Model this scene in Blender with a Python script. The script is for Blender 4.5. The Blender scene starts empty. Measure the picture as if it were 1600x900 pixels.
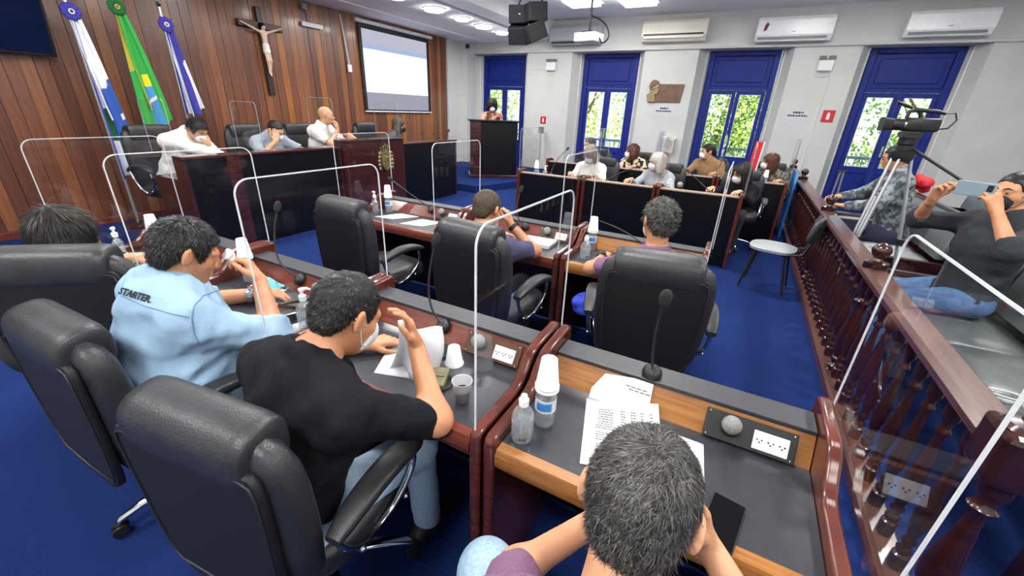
import bpy, bmesh, math, random
import numpy as np
from mathutils import Vector, Matrix, Euler

# ------------------------------------------------------------------ camera, world, exposure
scene = bpy.context.scene
COL = scene.collection
rng = np.random.RandomState(7)
random.seed(7)


def look_matrix(pitch, yaw, roll, loc):
    p, y, r = (math.radians(a) for a in (pitch, yaw, roll))
    fwd = Vector((-math.sin(y) * math.cos(p), math.cos(y) * math.cos(p), -math.sin(p)))
    right = Vector((math.cos(y), math.sin(y), 0))
    down = fwd.cross(right)
    r2 = right * math.cos(r) + down * math.sin(r)
    d2 = -right * math.sin(r) + down * math.cos(r)
    m = Matrix((r2, -d2, -fwd)).transposed().to_4x4()
    m.translation = Vector(loc)
    return m


cam_data = bpy.data.cameras.new('camera')
cam = bpy.data.objects.new('camera', cam_data)
COL.objects.link(cam)
cam.matrix_world = look_matrix(23.67, 27.67, -2.41, (0, 0, 1.6))
cam_data.sensor_width = 36.0
cam_data.lens = 36.0 * 639.0 / 1600.0
cam_data.clip_start = 0.02
cam_data.clip_end = 200
scene.camera = cam

world = bpy.data.worlds.new('sky')
scene.world = world
world.use_nodes = True
wn = world.node_tree.nodes
wl = world.node_tree.links
sky = wn.new('ShaderNodeTexSky')
sky.sky_type = 'HOSEK_WILKIE'
sky.turbidity = 5.0
sky.ground_albedo = 0.35
sky.sun_direction = Vector((0.45, -0.35, 0.82)).normalized()
wn['Background'].inputs['Strength'].default_value = 8.0
wl.new(sky.outputs[0], wn['Background'].inputs['Color'])

sun_data = bpy.data.lights.new('sun', 'SUN')
sun_data.energy = 17.0
sun_data.angle = math.radians(1.5)
sun_data.color = (1.0, 0.95, 0.86)
sun = bpy.data.objects.new('sun', sun_data)
COL.objects.link(sun)
sun.rotation_euler = Vector((-0.45, 0.35, -0.82)).to_track_quat('-Z', 'Y').to_euler()
sun.location = (2, -4, 20)

vs = scene.view_settings
vs.view_transform = 'Standard'
vs.look = 'None'
vs.gamma = 1.0
vs.use_curve_mapping = False
vs.exposure = 0.24
PANEL_WATTS = 44.0
DOWNLIGHT_WATTS = 9.0
scene.cycles.transparent_max_bounces = 40
scene.cycles.max_bounces = 10
scene.cycles.caustics_reflective = False
scene.cycles.caustics_refractive = False

# ------------------------------------------------------------------ materials


def lin(c):
    out = []
    for v in c[:3]:
        v = v / 255.0
        out.append(v / 12.92 if v <= 0.04045 else ((v + 0.055) / 1.055) ** 2.4)
    return (out[0], out[1], out[2], 1.0)


MATS = {}


def mat(name, col, rough=0.5, metal=0.0, col2=None, scale=20.0, stretch=None, bump=0.0, bump_scale=None,
        spec=0.5, coat=0.0, sheen=0.0, emit=None, emit_strength=1.0, attr=None, alpha=None, detail=3.0, ramp=(0.35, 0.65)):
    """Procedural principled material: noise mixes col and col2; stretch scales the object coordinates."""
    if name in MATS:
        return MATS[name]
    m = bpy.data.materials.new(name)
    m.use_nodes = True
    nt = m.node_tree
    b = nt.nodes['Principled BSDF']
    b.inputs['Roughness'].default_value = rough
    b.inputs['Metallic'].default_value = metal
    b.inputs['Specular IOR Level'].default_value = spec
    b.inputs['Coat Weight'].default_value = coat
    b.inputs['Coat Roughness'].default_value = 0.12
    b.inputs['Sheen Weight'].default_value = sheen
    tc = nt.nodes.new('ShaderNodeTexCoord')
    mp = nt.nodes.new('ShaderNodeMapping')
    nt.links.new(tc.outputs['Object'], mp.inputs['Vector'])
    if stretch:
        mp.inputs['Scale'].default_value = stretch
    c1 = lin(col)
    if attr:
        at = nt.nodes.new('ShaderNodeAttribute')
        at.attribute_name = attr
        fac = at.outputs['Fac']
    else:
        nz = nt.nodes.new('ShaderNodeTexNoise')
        nz.inputs['Scale'].default_value = scale
        nz.inputs['Detail'].default_value = detail
        nt.links.new(mp.outputs[0], nz.inputs['Vector'])
        fac = nz.outputs['Fac']
    if col2 is None:
        col2 = tuple(min(255, v * 1.025 + 1) for v in col)
    rp = nt.nodes.new('ShaderNodeValToRGB')
    rp.color_ramp.elements[0].position = ramp[0] if not attr else 0.0
    rp.color_ramp.elements[1].position = ramp[1] if not attr else 1.0
    rp.color_ramp.elements[0].color = c1
    rp.color_ramp.elements[1].color = lin(col2)
    nt.links.new(fac, rp.inputs['Fac'])
    nt.links.new(rp.outputs['Color'], b.inputs['Base Color'])
    if bump:
        nb = nt.nodes.new('ShaderNodeTexNoise')
        nb.inputs['Scale'].default_value = bump_scale or scale
        nb.inputs['Detail'].default_value = detail
        nt.links.new(mp.outputs[0], nb.inputs['Vector'])
        bp = nt.nodes.new('ShaderNodeBump')
        bp.inputs['Strength'].default_value = bump
        bp.inputs['Distance'].default_value = 0.01
        nt.links.new(nb.outputs['Fac'], bp.inputs['Height'])
        nt.links.new(bp.outputs['Normal'], b.inputs['Normal'])
    if emit:
        b.inputs['Emission Color'].default_value = lin(emit)
        b.inputs['Emission Strength'].default_value = emit_strength
    if alpha is not None:
        b.inputs['Alpha'].default_value = alpha
    MATS[name] = m
    return m


def clear_mat(name, tint=(1, 1, 1, 1), refl=0.9, rough=0.02, base=0.03, power=5.0, strength=0.55, milk=0.0):
    """Clear sheet (acrylic, pane): transparent with a facing-dependent glossy reflection."""
    if name in MATS:
        return MATS[name]
    m = bpy.data.materials.new(name)
    m.use_nodes = True
    nt = m.node_tree
    nt.nodes.remove(nt.nodes['Principled BSDF'])
    out = nt.nodes['Material Output']
    tr = nt.nodes.new('ShaderNodeBsdfTransparent')
    tr.inputs['Color'].default_value = tint
    gl = nt.nodes.new('ShaderNodeBsdfGlossy')
    gl.inputs['Roughness'].default_value = rough
    gl.inputs['Color'].default_value = (refl, refl, refl, 1)
    lw = nt.nodes.new('ShaderNodeLayerWeight')
    lw.inputs['Blend'].default_value = 0.5
    pw = nt.nodes.new('ShaderNodeMath')
    pw.operation = 'POWER'
    pw.inputs[1].default_value = power
    nt.links.new(lw.outputs['Facing'], pw.inputs[0])
    ml = nt.nodes.new('ShaderNodeMath')
    ml.operation = 'MULTIPLY'
    ml.inputs[1].default_value = strength
    nt.links.new(pw.outputs[0], ml.inputs[0])
    nz = nt.nodes.new('ShaderNodeTexNoise')
    nz.inputs['Scale'].default_value = 6
    mt = nt.nodes.new('ShaderNodeMath')
    mt.operation = 'MULTIPLY_ADD'
    mt.inputs[1].default_value = base
    nt.links.new(nz.outputs['Fac'], mt.inputs[0])
    nt.links.new(ml.outputs[0], mt.inputs[2])
    mx = nt.nodes.new('ShaderNodeMixShader')
    nt.links.new(mt.outputs[0], mx.inputs['Fac'])
    nt.links.new(tr.outputs[0], mx.inputs[1])
    nt.links.new(gl.outputs[0], mx.inputs[2])
    last = mx
    if milk:
        df = nt.nodes.new('ShaderNodeBsdfDiffuse')
        df.inputs['Color'].default_value = (0.86, 0.90, 0.93, 1)
        tl = nt.nodes.new('ShaderNodeBsdfTranslucent')
        tl.inputs['Color'].default_value = (0.86, 0.90, 0.93, 1)
        m2 = nt.nodes.new('ShaderNodeMixShader')
        m2.inputs['Fac'].default_value = 0.5
        nt.links.new(df.outputs[0], m2.inputs[1])
        nt.links.new(tl.outputs[0], m2.inputs[2])
        m3 = nt.nodes.new('ShaderNodeMixShader')
        m3.inputs['Fac'].default_value = milk
        nt.links.new(mx.outputs[0], m3.inputs[1])
        nt.links.new(m2.outputs[0], m3.inputs[2])
        last = m3
    nt.links.new(last.outputs[0], out.inputs['Surface'])
    MATS[name] = m
    return m


def emit_mat(name, col, strength, col2=None, scale=5.0):
    if name in MATS:
        return MATS[name]
    m = bpy.data.materials.new(name)
    m.use_nodes = True
    nt = m.node_tree
    nt.nodes.remove(nt.nodes['Principled BSDF'])
    e = nt.nodes.new('ShaderNodeEmission')
    e.inputs['Color'].default_value = lin(col)
    e.inputs['Strength'].default_value = strength
    nt.links.new(e.outputs[0], nt.nodes['Material Output'].inputs['Surface'])
    MATS[name] = m
    return m


# ------------------------------------------------------------------ objects and meshes

def tag(o, label, cat, group=None):
    o['label'] = label
    o['category'] = cat
    if group:
        o['group'] = group
    return o


def thing(name, label, cat, loc=(0, 0, 0), rotz=0.0, group=None):
    o = bpy.data.objects.new(name, None)
    o.empty_display_size = 0.05
    COL.objects.link(o)
    o.location = loc
    o.rotation_euler = (0, 0, rotz)
    return tag(o, label, cat, group)


def link_mesh(name, me, m, parent=None, smooth=None, bevel=0.0, loc=None, rot=None):
    o = bpy.data.objects.new(name, me)
    COL.objects.link(o)
    if m is not None and not me.materials:
        me.materials.append(m)
    if smooth is not None and len(me.polygons):
        me.polygons.foreach_set('use_smooth', np.ones(len(me.polygons), dtype=bool))
        if smooth < 180:
            me.set_sharp_from_angle(angle=math.radians(smooth))
    if bevel:
        bv = o.modifiers.new('bevel', 'BEVEL')
        bv.width = bevel
        bv.segments = 2
        bv.limit_method = 'ANGLE'
        bv.angle_limit = math.radians(40)
    if parent is not None:
        o.parent = parent
    if loc is not None:
        o.location = loc
    if rot is not None:
        o.rotation_euler = rot
    return o


def dup(o, loc=None, rotz=None, label=None, parent=None, group=None):
    c = o.copy()
    COL.objects.link(c)
    if parent is not None:
        c.parent = parent
    if loc is not None:
        c.location = loc
    if rotz is not None:
        c.rotation_euler = (0, 0, rotz)
    if label:
        c['label'] = label
    if group:
        c['group'] = group
    for ch in list(o.children):
        dup(ch, parent=c)
    return c


class MB:
    """Collects primitive shapes of ONE object."""

    def __init__(self):
        self.v = []
        self.f = []
        self.mi = []

    def add(self, vs, fs, mi=0):
        n = len(self.v)
        self.v.extend([tuple(p) for p in vs])
        for f in fs:
            self.f.append(tuple(i + n for i in f))
            self.mi.append(mi)
        return self

    def box(self, c, s, rot=None, mi=0, taper=1.0):
        hx, hy, hz = s[0] / 2, s[1] / 2, s[2] / 2
        pts = []
        for z in (-hz, hz):
            k = taper if z > 0 else 1.0
            for x, y in ((-hx, -hy), (hx, -hy), (hx, hy), (-hx, hy)):
                pts.append(Vector((x * k, y * k, z)))
        if rot is not None:
            r = rot if isinstance(rot, Matrix) else Euler(rot).to_matrix()
            pts = [r @ p for p in pts]
        pts = [(p.x + c[0], p.y + c[1], p.z + c[2]) for p in pts]
        return self.add(pts, [(3, 2, 1, 0), (4, 5, 6, 7), (0, 1, 5, 4), (1, 2, 6, 5), (2, 3, 7, 6), (3, 0, 4, 7)], mi)

    def span(self, x0, x1, y0, y1, z0, z1, mi=0):
        return self.box(((x0 + x1) / 2, (y0 + y1) / 2, (z0 + z1) / 2), (abs(x1 - x0), abs(y1 - y0), abs(z1 - z0)), mi=mi)

    def prism(self, poly, axis, a, b, mi=0):
        """Extrude a 2-D polygon along axis ('x': poly is (y,z); 'y': (x,z); 'z': (x,y))."""
        n = len(poly)

        def mk(p, t):
            if axis == 'x':
                return (t, p[0], p[1])
            if axis == 'y':
                return (p[0], t, p[1])
            return (p[0], p[1], t)
        vs = [mk(p, a) for p in poly] + [mk(p, b) for p in poly]
        fs = [tuple(range(n - 1, -1, -1)), tuple(range(n, 2 * n))]
        for i in range(n):
            j = (i + 1) % n
            fs.append((i, j, n + j, n + i))
        return self.add(vs, fs, mi)

    def lathe(self, prof, n=16, c=(0, 0, 0), axis=None, mi=0, cap=True):
        """prof: list of (radius, height) along axis (default +z)."""
        ax = Vector(axis or (0, 0, 1)).normalized()
        q = Vector((0, 0, 1)).rotation_difference(ax).to_matrix()
        vs = []
        for r, h in prof:
            for k in range(n):
                a = 2 * math.pi * k / n
                p = q @ Vector((r * math.cos(a), r * math.sin(a), h))
                vs.append((p.x + c[0], p.y + c[1], p.z + c[2]))
        fs = []
        for i in range(len(prof) - 1):
            for k in range(n):
                k2 = (k + 1) % n
                fs.append((i * n + k, i * n + k2, (i + 1) * n + k2, (i + 1) * n + k))
        if cap:
            fs.append(tuple(range(n - 1, -1, -1)))
            fs.append(tuple((len(prof) - 1) * n + k for k in range(n)))
        return self.add(vs, fs, mi)

    def tube(self, pts, r, n=8, mi=0, closed=False, flat=1.0):
        pts = [Vector(p) for p in pts]
        m = len(pts)
        rs = r if isinstance(r, (list, tuple)) else [r] * m
        up = Vector((0.13, 0.27, 0.95))
        vs = []
        prev = None
        for i, p in enumerate(pts):
            if closed:
                t = pts[(i + 1) % m] - pts[i - 1]
            else:
                t = pts[min(i + 1, m - 1)] - pts[max(i - 1, 0)]
            t.normalize()
            if prev is None:
                s = t.cross(up)
                if s.length < 0.05:
                    s = t.cross(Vector((1, 0, 0)))
            else:
                s = prev - t * prev.dot(t)
            s.normalize()
            prev = s.copy()
            w = t.cross(s)
            for k in range(n):
                a = 2 * math.pi * k / n
                q = p + s * (rs[i] * math.cos(a)) + w * (rs[i] * flat * math.sin(a))
                vs.append(tuple(q))
        fs = []
        for i in range(m if closed else m - 1):
            j = (i + 1) % m
            for k in range(n):
                k2 = (k + 1) % n
                fs.append((i * n + k, i * n + k2, j * n + k2, j * n + k))
        if not closed:
            fs.append(tuple(range(n - 1, -1, -1)))
            fs.append(tuple((m - 1) * n + k for k in range(n)))
        return self.add(vs, fs, mi)

    def loft(self, secs, n=24, mi=0, cap=True):
        """secs: (center, half-width vector, half-depth vector, exponent)."""
        vs = []
        for c, a, b, e in secs:
            c, a, b = Vector(c), Vector(a), Vector(b)
            for k in range(n):
                t = 2 * math.pi * k / n
                ct, st = math.cos(t), math.sin(t)
                x = math.copysign(abs(ct) ** (2.0 / e), ct)
                y = math.copysign(abs(st) ** (2.0 / e), st)
                vs.append(tuple(c + a * x + b * y))
        fs = []
        for i in range(len(secs) - 1):
            for k in range(n):
                k2 = (k + 1) % n
                fs.append((i * n + k, i * n + k2, (i + 1) * n + k2, (i + 1) * n + k))
        if cap:
            fs.append(tuple(range(n - 1, -1, -1)))
            fs.append(tuple((len(secs) - 1) * n + k for k in range(n)))
        return self.add(vs, fs, mi)

    def ball(self, c, r, n=12, mi=0):
        r = r if isinstance(r, (list, tuple)) else (r, r, r)
        prof = []
        vs = []
        m = max(6, n // 2)
        for i in range(m + 1):
            a = math.pi * i / m
            rr = max(math.sin(a), 0.02)
            for k in range(n):
                b = 2 * math.pi * k / n
                vs.append((c[0] + r[0] * rr * math.cos(b), c[1] + r[1] * rr * math.sin(b), c[2] - r[2] * math.cos(a)))
        fs = []
        for i in range(m):
            for k in range(n):
                k2 = (k + 1) % n
                fs.append((i * n + k, i * n + k2, (i + 1) * n + k2, (i + 1) * n + k))
        return self.add(vs, fs, mi)

    def mesh(self, name, mats=None):
        me = bpy.data.meshes.new(name)
        me.from_pydata(self.v, [], self.f)
        if mats:
            for m in mats:
                me.materials.append(m)
            me.polygons.foreach_set('material_index', np.array(self.mi, dtype=np.int32))
        me.update()
        bm = bmesh.new()
        bm.from_mesh(me)
        bmesh.ops.recalc_face_normals(bm, faces=bm.faces)
        bm.to_mesh(me)
        bm.free()
        return me

    def build(self, name, m, parent=None, smooth=None, bevel=0.0, loc=None, rot=None, kind=None):
        if isinstance(m, (list, tuple)):
            me = self.mesh(name, m)
        else:
            me = self.mesh(name)
        o = link_mesh(name, me, m if not isinstance(m, (list, tuple)) else None, parent, smooth, bevel, loc, rot)
        if kind:
            o['kind'] = kind
        return o


def struct(o):
    o['kind'] = 'structure'
    return o


def text_obj(name, body, size, m, parent, loc, rot, extrude=0.0006, align='CENTER', sx=1.0, bold=0.0, shear=0.0):
    cu = bpy.data.curves.new(name, 'FONT')
    cu.body = body
    cu.size = size
    cu.extrude = extrude
    cu.align_x = align
    cu.align_y = 'CENTER'
    cu.resolution_u = 2
    cu.offset = bold
    cu.shear = shear
    o = bpy.data.objects.new(name, cu)
    COL.objects.link(o)
    bpy.context.view_layer.update()
    dg = bpy.context.evaluated_depsgraph_get()
    me = bpy.data.meshes.new_from_object(o.evaluated_get(dg))
    bpy.data.objects.remove(o)
    bpy.data.curves.remove(cu)
    me.materials.clear()
    me.materials.append(m)
    t = bpy.data.objects.new(name, me)
    COL.objects.link(t)
    t.parent = parent
    t.location = loc
    t.rotation_euler = rot
    t.scale = (sx, 1, 1)
    return t


def bez(p0, p1, p2, p3, n=10):
    out = []
    for i in range(n + 1):
        t = i / n
        a, b, c, d = (1 - t) ** 3, 3 * t * (1 - t) ** 2, 3 * t * t * (1 - t), t ** 3
        out.append(tuple(a * p0[k] + b * p1[k] + c * p2[k] + d * p3[k] for k in range(len(p0))))
    return out


# shared materials
M_CARPET = mat('blue_carpet', (23, 40, 90), 0.95, col2=(34, 55, 113), scale=260, bump=0.5, bump_scale=900, spec=0.08)
M_WHITEWALL = mat('white_wall_paint', (203, 204, 201), 0.7, col2=(209, 210, 207), scale=3, bump=0.03, bump_scale=60)
M_CEIL = mat('ceiling_paint', (244, 244, 244), 0.75, col2=(247, 247, 247), scale=2)
M_BLUEDOOR = mat('blue_gloss_paint', (17, 38, 128), 0.45, col2=(20, 43, 136), scale=6, bump=0.02, spec=0.3)
M_MAHOG = mat('polished_mahogany', (76, 33, 25), 0.22, col2=(100, 47, 34), scale=5, stretch=(1, 1, 14), coat=0.4, detail=5)
M_MAHOG_X = mat('polished_mahogany_long', (92, 42, 31), 0.22, col2=(118, 58, 42), scale=5, stretch=(1, 14, 14), coat=0.4, detail=5)
M_RAIL = mat('dark_rail_wood', (38, 15, 13), 0.25, col2=(58, 24, 19), scale=9, stretch=(1, 1, 4), coat=0.5)
M_RAILTOP = mat('highlit_rail_wood', (72, 42, 36), 0.3, col2=(98, 64, 55), scale=4, stretch=(20, 1, 20), coat=0.4)  # brownish rail wood, its pinkish highlight put into the colour
M_OAK = mat('amber_wood', (134, 82, 32), 0.35, col2=(160, 106, 48), scale=6, stretch=(1, 16, 16), coat=0.2, detail=6)
M_BLACKTOP = mat('black_laminate', (44, 46, 51), 0.3, col2=(50, 52, 57), scale=40, coat=0.25)
M_GREYTOP = mat('grey_laminate', (50, 50, 55), 0.46, col2=(55, 55, 60), scale=60)
M_TANTOP = mat('tan_laminate', (150, 130, 112), 0.4, col2=(164, 144, 126), scale=30)
M_BLACKPANEL = mat('black_panel', (6, 7, 12), 0.36, col2=(8, 9, 14), scale=8, spec=0.3)
M_LEATHER = mat('black_leather', (34, 35, 38), 0.42, col2=(42, 43, 47), scale=14, bump=0.16, bump_scale=170)
M_LEATHER_BACK = mat('charcoal_leatherette', (21, 22, 25), 0.55, col2=(25, 26, 30), spec=0.35, scale=90, bump=0.12, bump_scale=300)
M_CHROME = mat('chrome', (205, 207, 210), 0.14, 1.0)
M_STEEL = mat('brushed_aluminium', (186, 188, 190), 0.4, 0.7, stretch=(1, 1, 20), scale=20)
M_BLACKPLAST = mat('black_plastic', (20, 20, 22), 0.45, col2=(27, 27, 29), scale=50)
M_GREYPLAST = mat('grey_plastic', (120, 122, 124), 0.45)
M_WHITEPLAST = mat('white_plastic', (226, 227, 228), 0.35, col2=(232, 233, 234), scale=8)
M_PAPER = mat('white_paper', (206, 208, 212), 0.8, col2=(211, 213, 217), scale=12)
M_INK = mat('dark_ink', (50, 50, 56), 0.9)
M_ACRYL = clear_mat('clear_acrylic', (0.985, 0.99, 0.99, 1), base=0.09, strength=0.8)
M_ACRYL_EDGE = mat('polished_acrylic_edge', (214, 218, 222), 0.25, col2=(226, 230, 232), scale=8, alpha=0.85)
M_PANE = clear_mat('window_pane_glass', (0.95, 0.98, 0.97, 1), base=0.02)
M_PET = clear_mat('clear_plastic_bottle', (0.93, 0.95, 0.97, 1), base=0.20, rough=0.1, strength=0.9, power=3.0, milk=0.14)
M_RED = mat('red_sign', (196, 26, 36), 0.45)
# ------------------------------------------------------------------ smooth solid modelling (bodies, clothes, hair)

def V3(p):
    return np.array(p, dtype=np.float64)


def unit(v):
    v = V3(v)
    return v / max(np.linalg.norm(v), 1e-9)


class Solid:
    """Smooth union of tapered capsules and ellipsoids, turned into one mesh."""

    def __init__(self, k=0.03):
        self.k = k
        self.p = []

    def cap(self, a, b, ra, rb=None, flat_axis=None, ratio=1.0, k=None, cut=False, sub=False):
        self.p.append(('c', V3(a), V3(b), ra, ra if rb is None else rb, None if flat_axis is None else unit(flat_axis),
                       ratio, self.k if k is None else k, cut, sub))
        return self

    def ell(self, c, r, R=None, k=None, sub=False):
        self.p.append(('e', V3(c), V3(r), np.eye(3) if R is None else np.array(R), self.k if k is None else k, sub))
        return self

    def bounds(self):
        lo = np.full(3, 1e9)
        hi = -lo
        for q in self.p:
            if q[0] == 'c':
                if q[9]:
                    continue
                r = max(q[3], q[4])
                lo = np.minimum(lo, np.minimum(q[1], q[2]) - r)
                hi = np.maximum(hi, np.maximum(q[1], q[2]) + r)
            else:
                if q[5]:
                    continue
                r = q[2].max()
                lo = np.minimum(lo, q[1] - r)
                hi = np.maximum(hi, q[1] + r)
        return lo, hi

    def field(self, vox, pad=3, extra=0.0, lohi=None):
        lo, hi = self.bounds() if lohi is None else lohi
        lo = lo - (pad * vox + extra)
        hi = hi + (pad * vox + extra)
        n = np.ceil((hi - lo) / vox).astype(int) + 1
        ax = [lo[i] + vox * np.arange(n[i]) for i in range(3)]
        F = np.full(n, 0.25, dtype=np.float32)
        for q in self.p:
            if q[0] == 'c':
                _, a, b, ra, rb, fx, ratio, k, cut, sub = q
                r = max(ra, rb)
                blo = np.minimum(a, b) - r
                bhi = np.maximum(a, b) + r
            else:
                _, c, rr, R, k, sub = q
                blo = c - rr.max()
                bhi = c + rr.max()
            m = k + 4 * vox
            i0 = np.maximum(np.floor((blo - m - lo) / vox).astype(int), 0)
            i1 = np.minimum(np.ceil((bhi + m - lo) / vox).astype(int) + 1, n)
            if (i1 <= i0).any():
                continue
            sl = tuple(slice(i0[j], i1[j]) for j in range(3))
            X = ax[0][sl[0]][:, None, None].astype(np.float32)
            Y = ax[1][sl[1]][None, :, None].astype(np.float32)
            Z = ax[2][sl[2]][None, None, :].astype(np.float32)
            if q[0] == 'c':
                d = b - a
                L2 = max(float(d @ d), 1e-9)
                t0 = ((X - a[0]) * d[0] + (Y - a[1]) * d[1] + (Z - a[2]) * d[2]) / L2
                t = np.clip(t0, 0, 1)
                qx = X - a[0] - t * d[0]
                qy = Y - a[1] - t * d[1]
                qz = Z - a[2] - t * d[2]
                s2 = qx * qx + qy * qy + qz * qz
                sc = 1.0
                if fx is not None:
                    qn = qx * fx[0] + qy * fx[1] + qz * fx[2]
                    s2 = s2 + qn * qn * (1.0 / ratio ** 2 - 1.0)
                    sc = ratio
                D = (np.sqrt(np.maximum(s2, 0)) - (ra + (rb - ra) * t)) * sc
                if cut:
                    D = np.maximum(D, (t0 - 1.0) * math.sqrt(L2))
            else:
                px, py, pz = X - c[0], Y - c[1], Z - c[2]
                u = (R[0, 0] * px + R[1, 0] * py + R[2, 0] * pz) / rr[0]
                v = (R[0, 1] * px + R[1, 1] * py + R[2, 1] * pz) / rr[1]
                w = (R[0, 2] * px + R[1, 2] * py + R[2, 2] * pz) / rr[2]
                k0 = np.sqrt(u * u + v * v + w * w)
                k1 = np.sqrt((u / rr[0]) ** 2 + (v / rr[1]) ** 2 + (w / rr[2]) ** 2)
                D = k0 * (k0 - 1.0) / np.maximum(k1, 1e-6)
            A = F[sl]
            if sub:
                D = -D
                h = np.maximum(k - np.abs(A - D), 0) / k
                F[sl] = np.maximum(A, D) + h * h * k * 0.25
            else:
                h = np.maximum(k - np.abs(A - D), 0) / k
                F[sl] = np.minimum(A, D) - h * h * k * 0.25
        return F, lo, vox, ax


def nets(F, lo, vox):
    """Surface nets: vertices and quads of the zero level."""
    ins = F < 0
    n = np.array(F.shape) - 1
    cnt = np.zeros(n, dtype=np.int8)
    P = np.zeros(tuple(n) + (3,), dtype=np.float32)

    def corner(dx, dy, dz, A):
        return A[dx:dx + n[0], dy:dy + n[1], dz:dz + n[2]]
    corners = [(0, 0, 0), (1, 0, 0), (0, 1, 0), (1, 1, 0), (0, 0, 1), (1, 0, 1), (0, 1, 1), (1, 1, 1)]
    tot = np.zeros(n, dtype=np.int8)
    for c in corners:
        tot += corner(*c, ins).astype(np.int8)
    act = (tot > 0) & (tot < 8)
    idx = np.argwhere(act)
    if len(idx) == 0:
        return np.zeros((0, 3)), np.zeros((0, 4), int)
    vals = np.stack([F[idx[:, 0] + c[0], idx[:, 1] + c[1], idx[:, 2] + c[2]] for c in corners], 1)
    acc = np.zeros((len(idx), 3))
    num = np.zeros(len(idx))
    C = np.array(corners, float)
    for a in range(8):
        for b in range(a + 1, 8):
            if abs(C[a] - C[b]).sum() != 1:
                continue
            va, vb = vals[:, a], vals[:, b]
            x = (va < 0) != (vb < 0)
            t = np.where(x, va / np.where(va == vb, 1, va - vb), 0)
            acc += np.where(x[:, None], C[a] + t[:, None] * (C[b] - C[a]), 0)
            num += x
    pos = lo + (idx + acc / num[:, None]) * vox
    ids = np.full(n, -1, dtype=np.int64)
    ids[act] = np.arange(len(idx))
    faces = []
    for axis in range(3):
        sl0 = [slice(None)] * 3
        sl1 = [slice(None)] * 3
        sl0[axis] = slice(0, -1)
        sl1[axis] = slice(1, None)
        a, b = ins[tuple(sl0)], ins[tuple(sl1)]
        for flip in (False, True):
            e = np.argwhere((a & ~b) if not flip else (~a & b))
            u, v = [(1, 2), (2, 0), (0, 1)][axis]
            ok = (e[:, u] > 0) & (e[:, v] > 0) & (e[:, u] < n[u]) & (e[:, v] < n[v]) & (e[:, axis] < n[axis])
            e = e[ok]
            q = []
            for du, dv in ((-1, -1), (0, -1), (0, 0), (-1, 0)):
                w = e.copy()
                w[:, u] += du
                w[:, v] += dv
                q.append(ids[w[:, 0], w[:, 1], w[:, 2]])
            q = np.stack(q, 1)
            if flip:
                q = q[:, ::-1]
            faces.append(q)
    fc = np.concatenate(faces)
    fc = fc[(fc >= 0).all(1)]
    return pos, fc


def wrinkle(F, ax, amp, freq, seed, stretch=(1, 1, 1)):
    r = np.random.RandomState(seed)
    X = ax[0][:, None, None] * stretch[0]
    Y = ax[1][None, :, None] * stretch[1]
    Z = ax[2][None, None, :] * stretch[2]
    W = np.zeros(F.shape, dtype=np.float32)
    for i in range(5):
        d = r.normal(size=3)
        d /= np.linalg.norm(d)
        f = freq * (0.6 + 1.1 * r.rand())
        g = r.normal(size=3) * freq * 0.25
        ph = r.rand() * 6.28
        W += np.sin(f * (d[0] * X + d[1] * Y + d[2] * Z) + ph + 1.4 * np.sin(g[0] * X + g[1] * Y + g[2] * Z)).astype(np.float32)
    return F + W * (amp / 3.0)


def mesh_from(name, parts, attrs=None):
    """parts: list of (verts Nx3, faces Mx4 or Mx3)."""
    vs, fl, ls, off = [], [], [], 0
    for v, f in parts:
        if len(v) == 0:
            continue
        vs.append(v)
        fl.append((f + off).reshape(-1))
        ls.append(np.full(len(f), f.shape[1]))
        off += len(v)
    me = bpy.data.meshes.new(name)
    if not vs:
        return me
    vs = np.concatenate(vs)
    fl = np.concatenate(fl)
    ls = np.concatenate(ls)
    me.vertices.add(len(vs))
    me.vertices.foreach_set('co', vs.astype(np.float32).reshape(-1))
    me.loops.add(len(fl))
    me.loops.foreach_set('vertex_index', fl.astype(np.int32))
    me.polygons.add(len(ls))
    st = np.concatenate([[0], np.cumsum(ls)[:-1]])
    me.polygons.foreach_set('loop_start', st.astype(np.int32))
    me.polygons.foreach_set('use_smooth', np.ones(len(ls), dtype=bool))
    me.update(calc_edges=True)
    if attrs is not None:
        at = me.attributes.new('rnd', 'FLOAT', 'POINT')
        at.data.foreach_set('value', attrs.astype(np.float32))
    return me


def vnormals(v, f):
    a, b, c = v[f[:, 0]], v[f[:, 1]], v[f[:, 2]]
    fn = np.cross(b - a, c - a)
    N = np.zeros_like(v)
    for j in range(f.shape[1]):
        np.add.at(N, f[:, j], fn)
    return N / np.maximum(np.linalg.norm(N, axis=1)[:, None], 1e-9)


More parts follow.
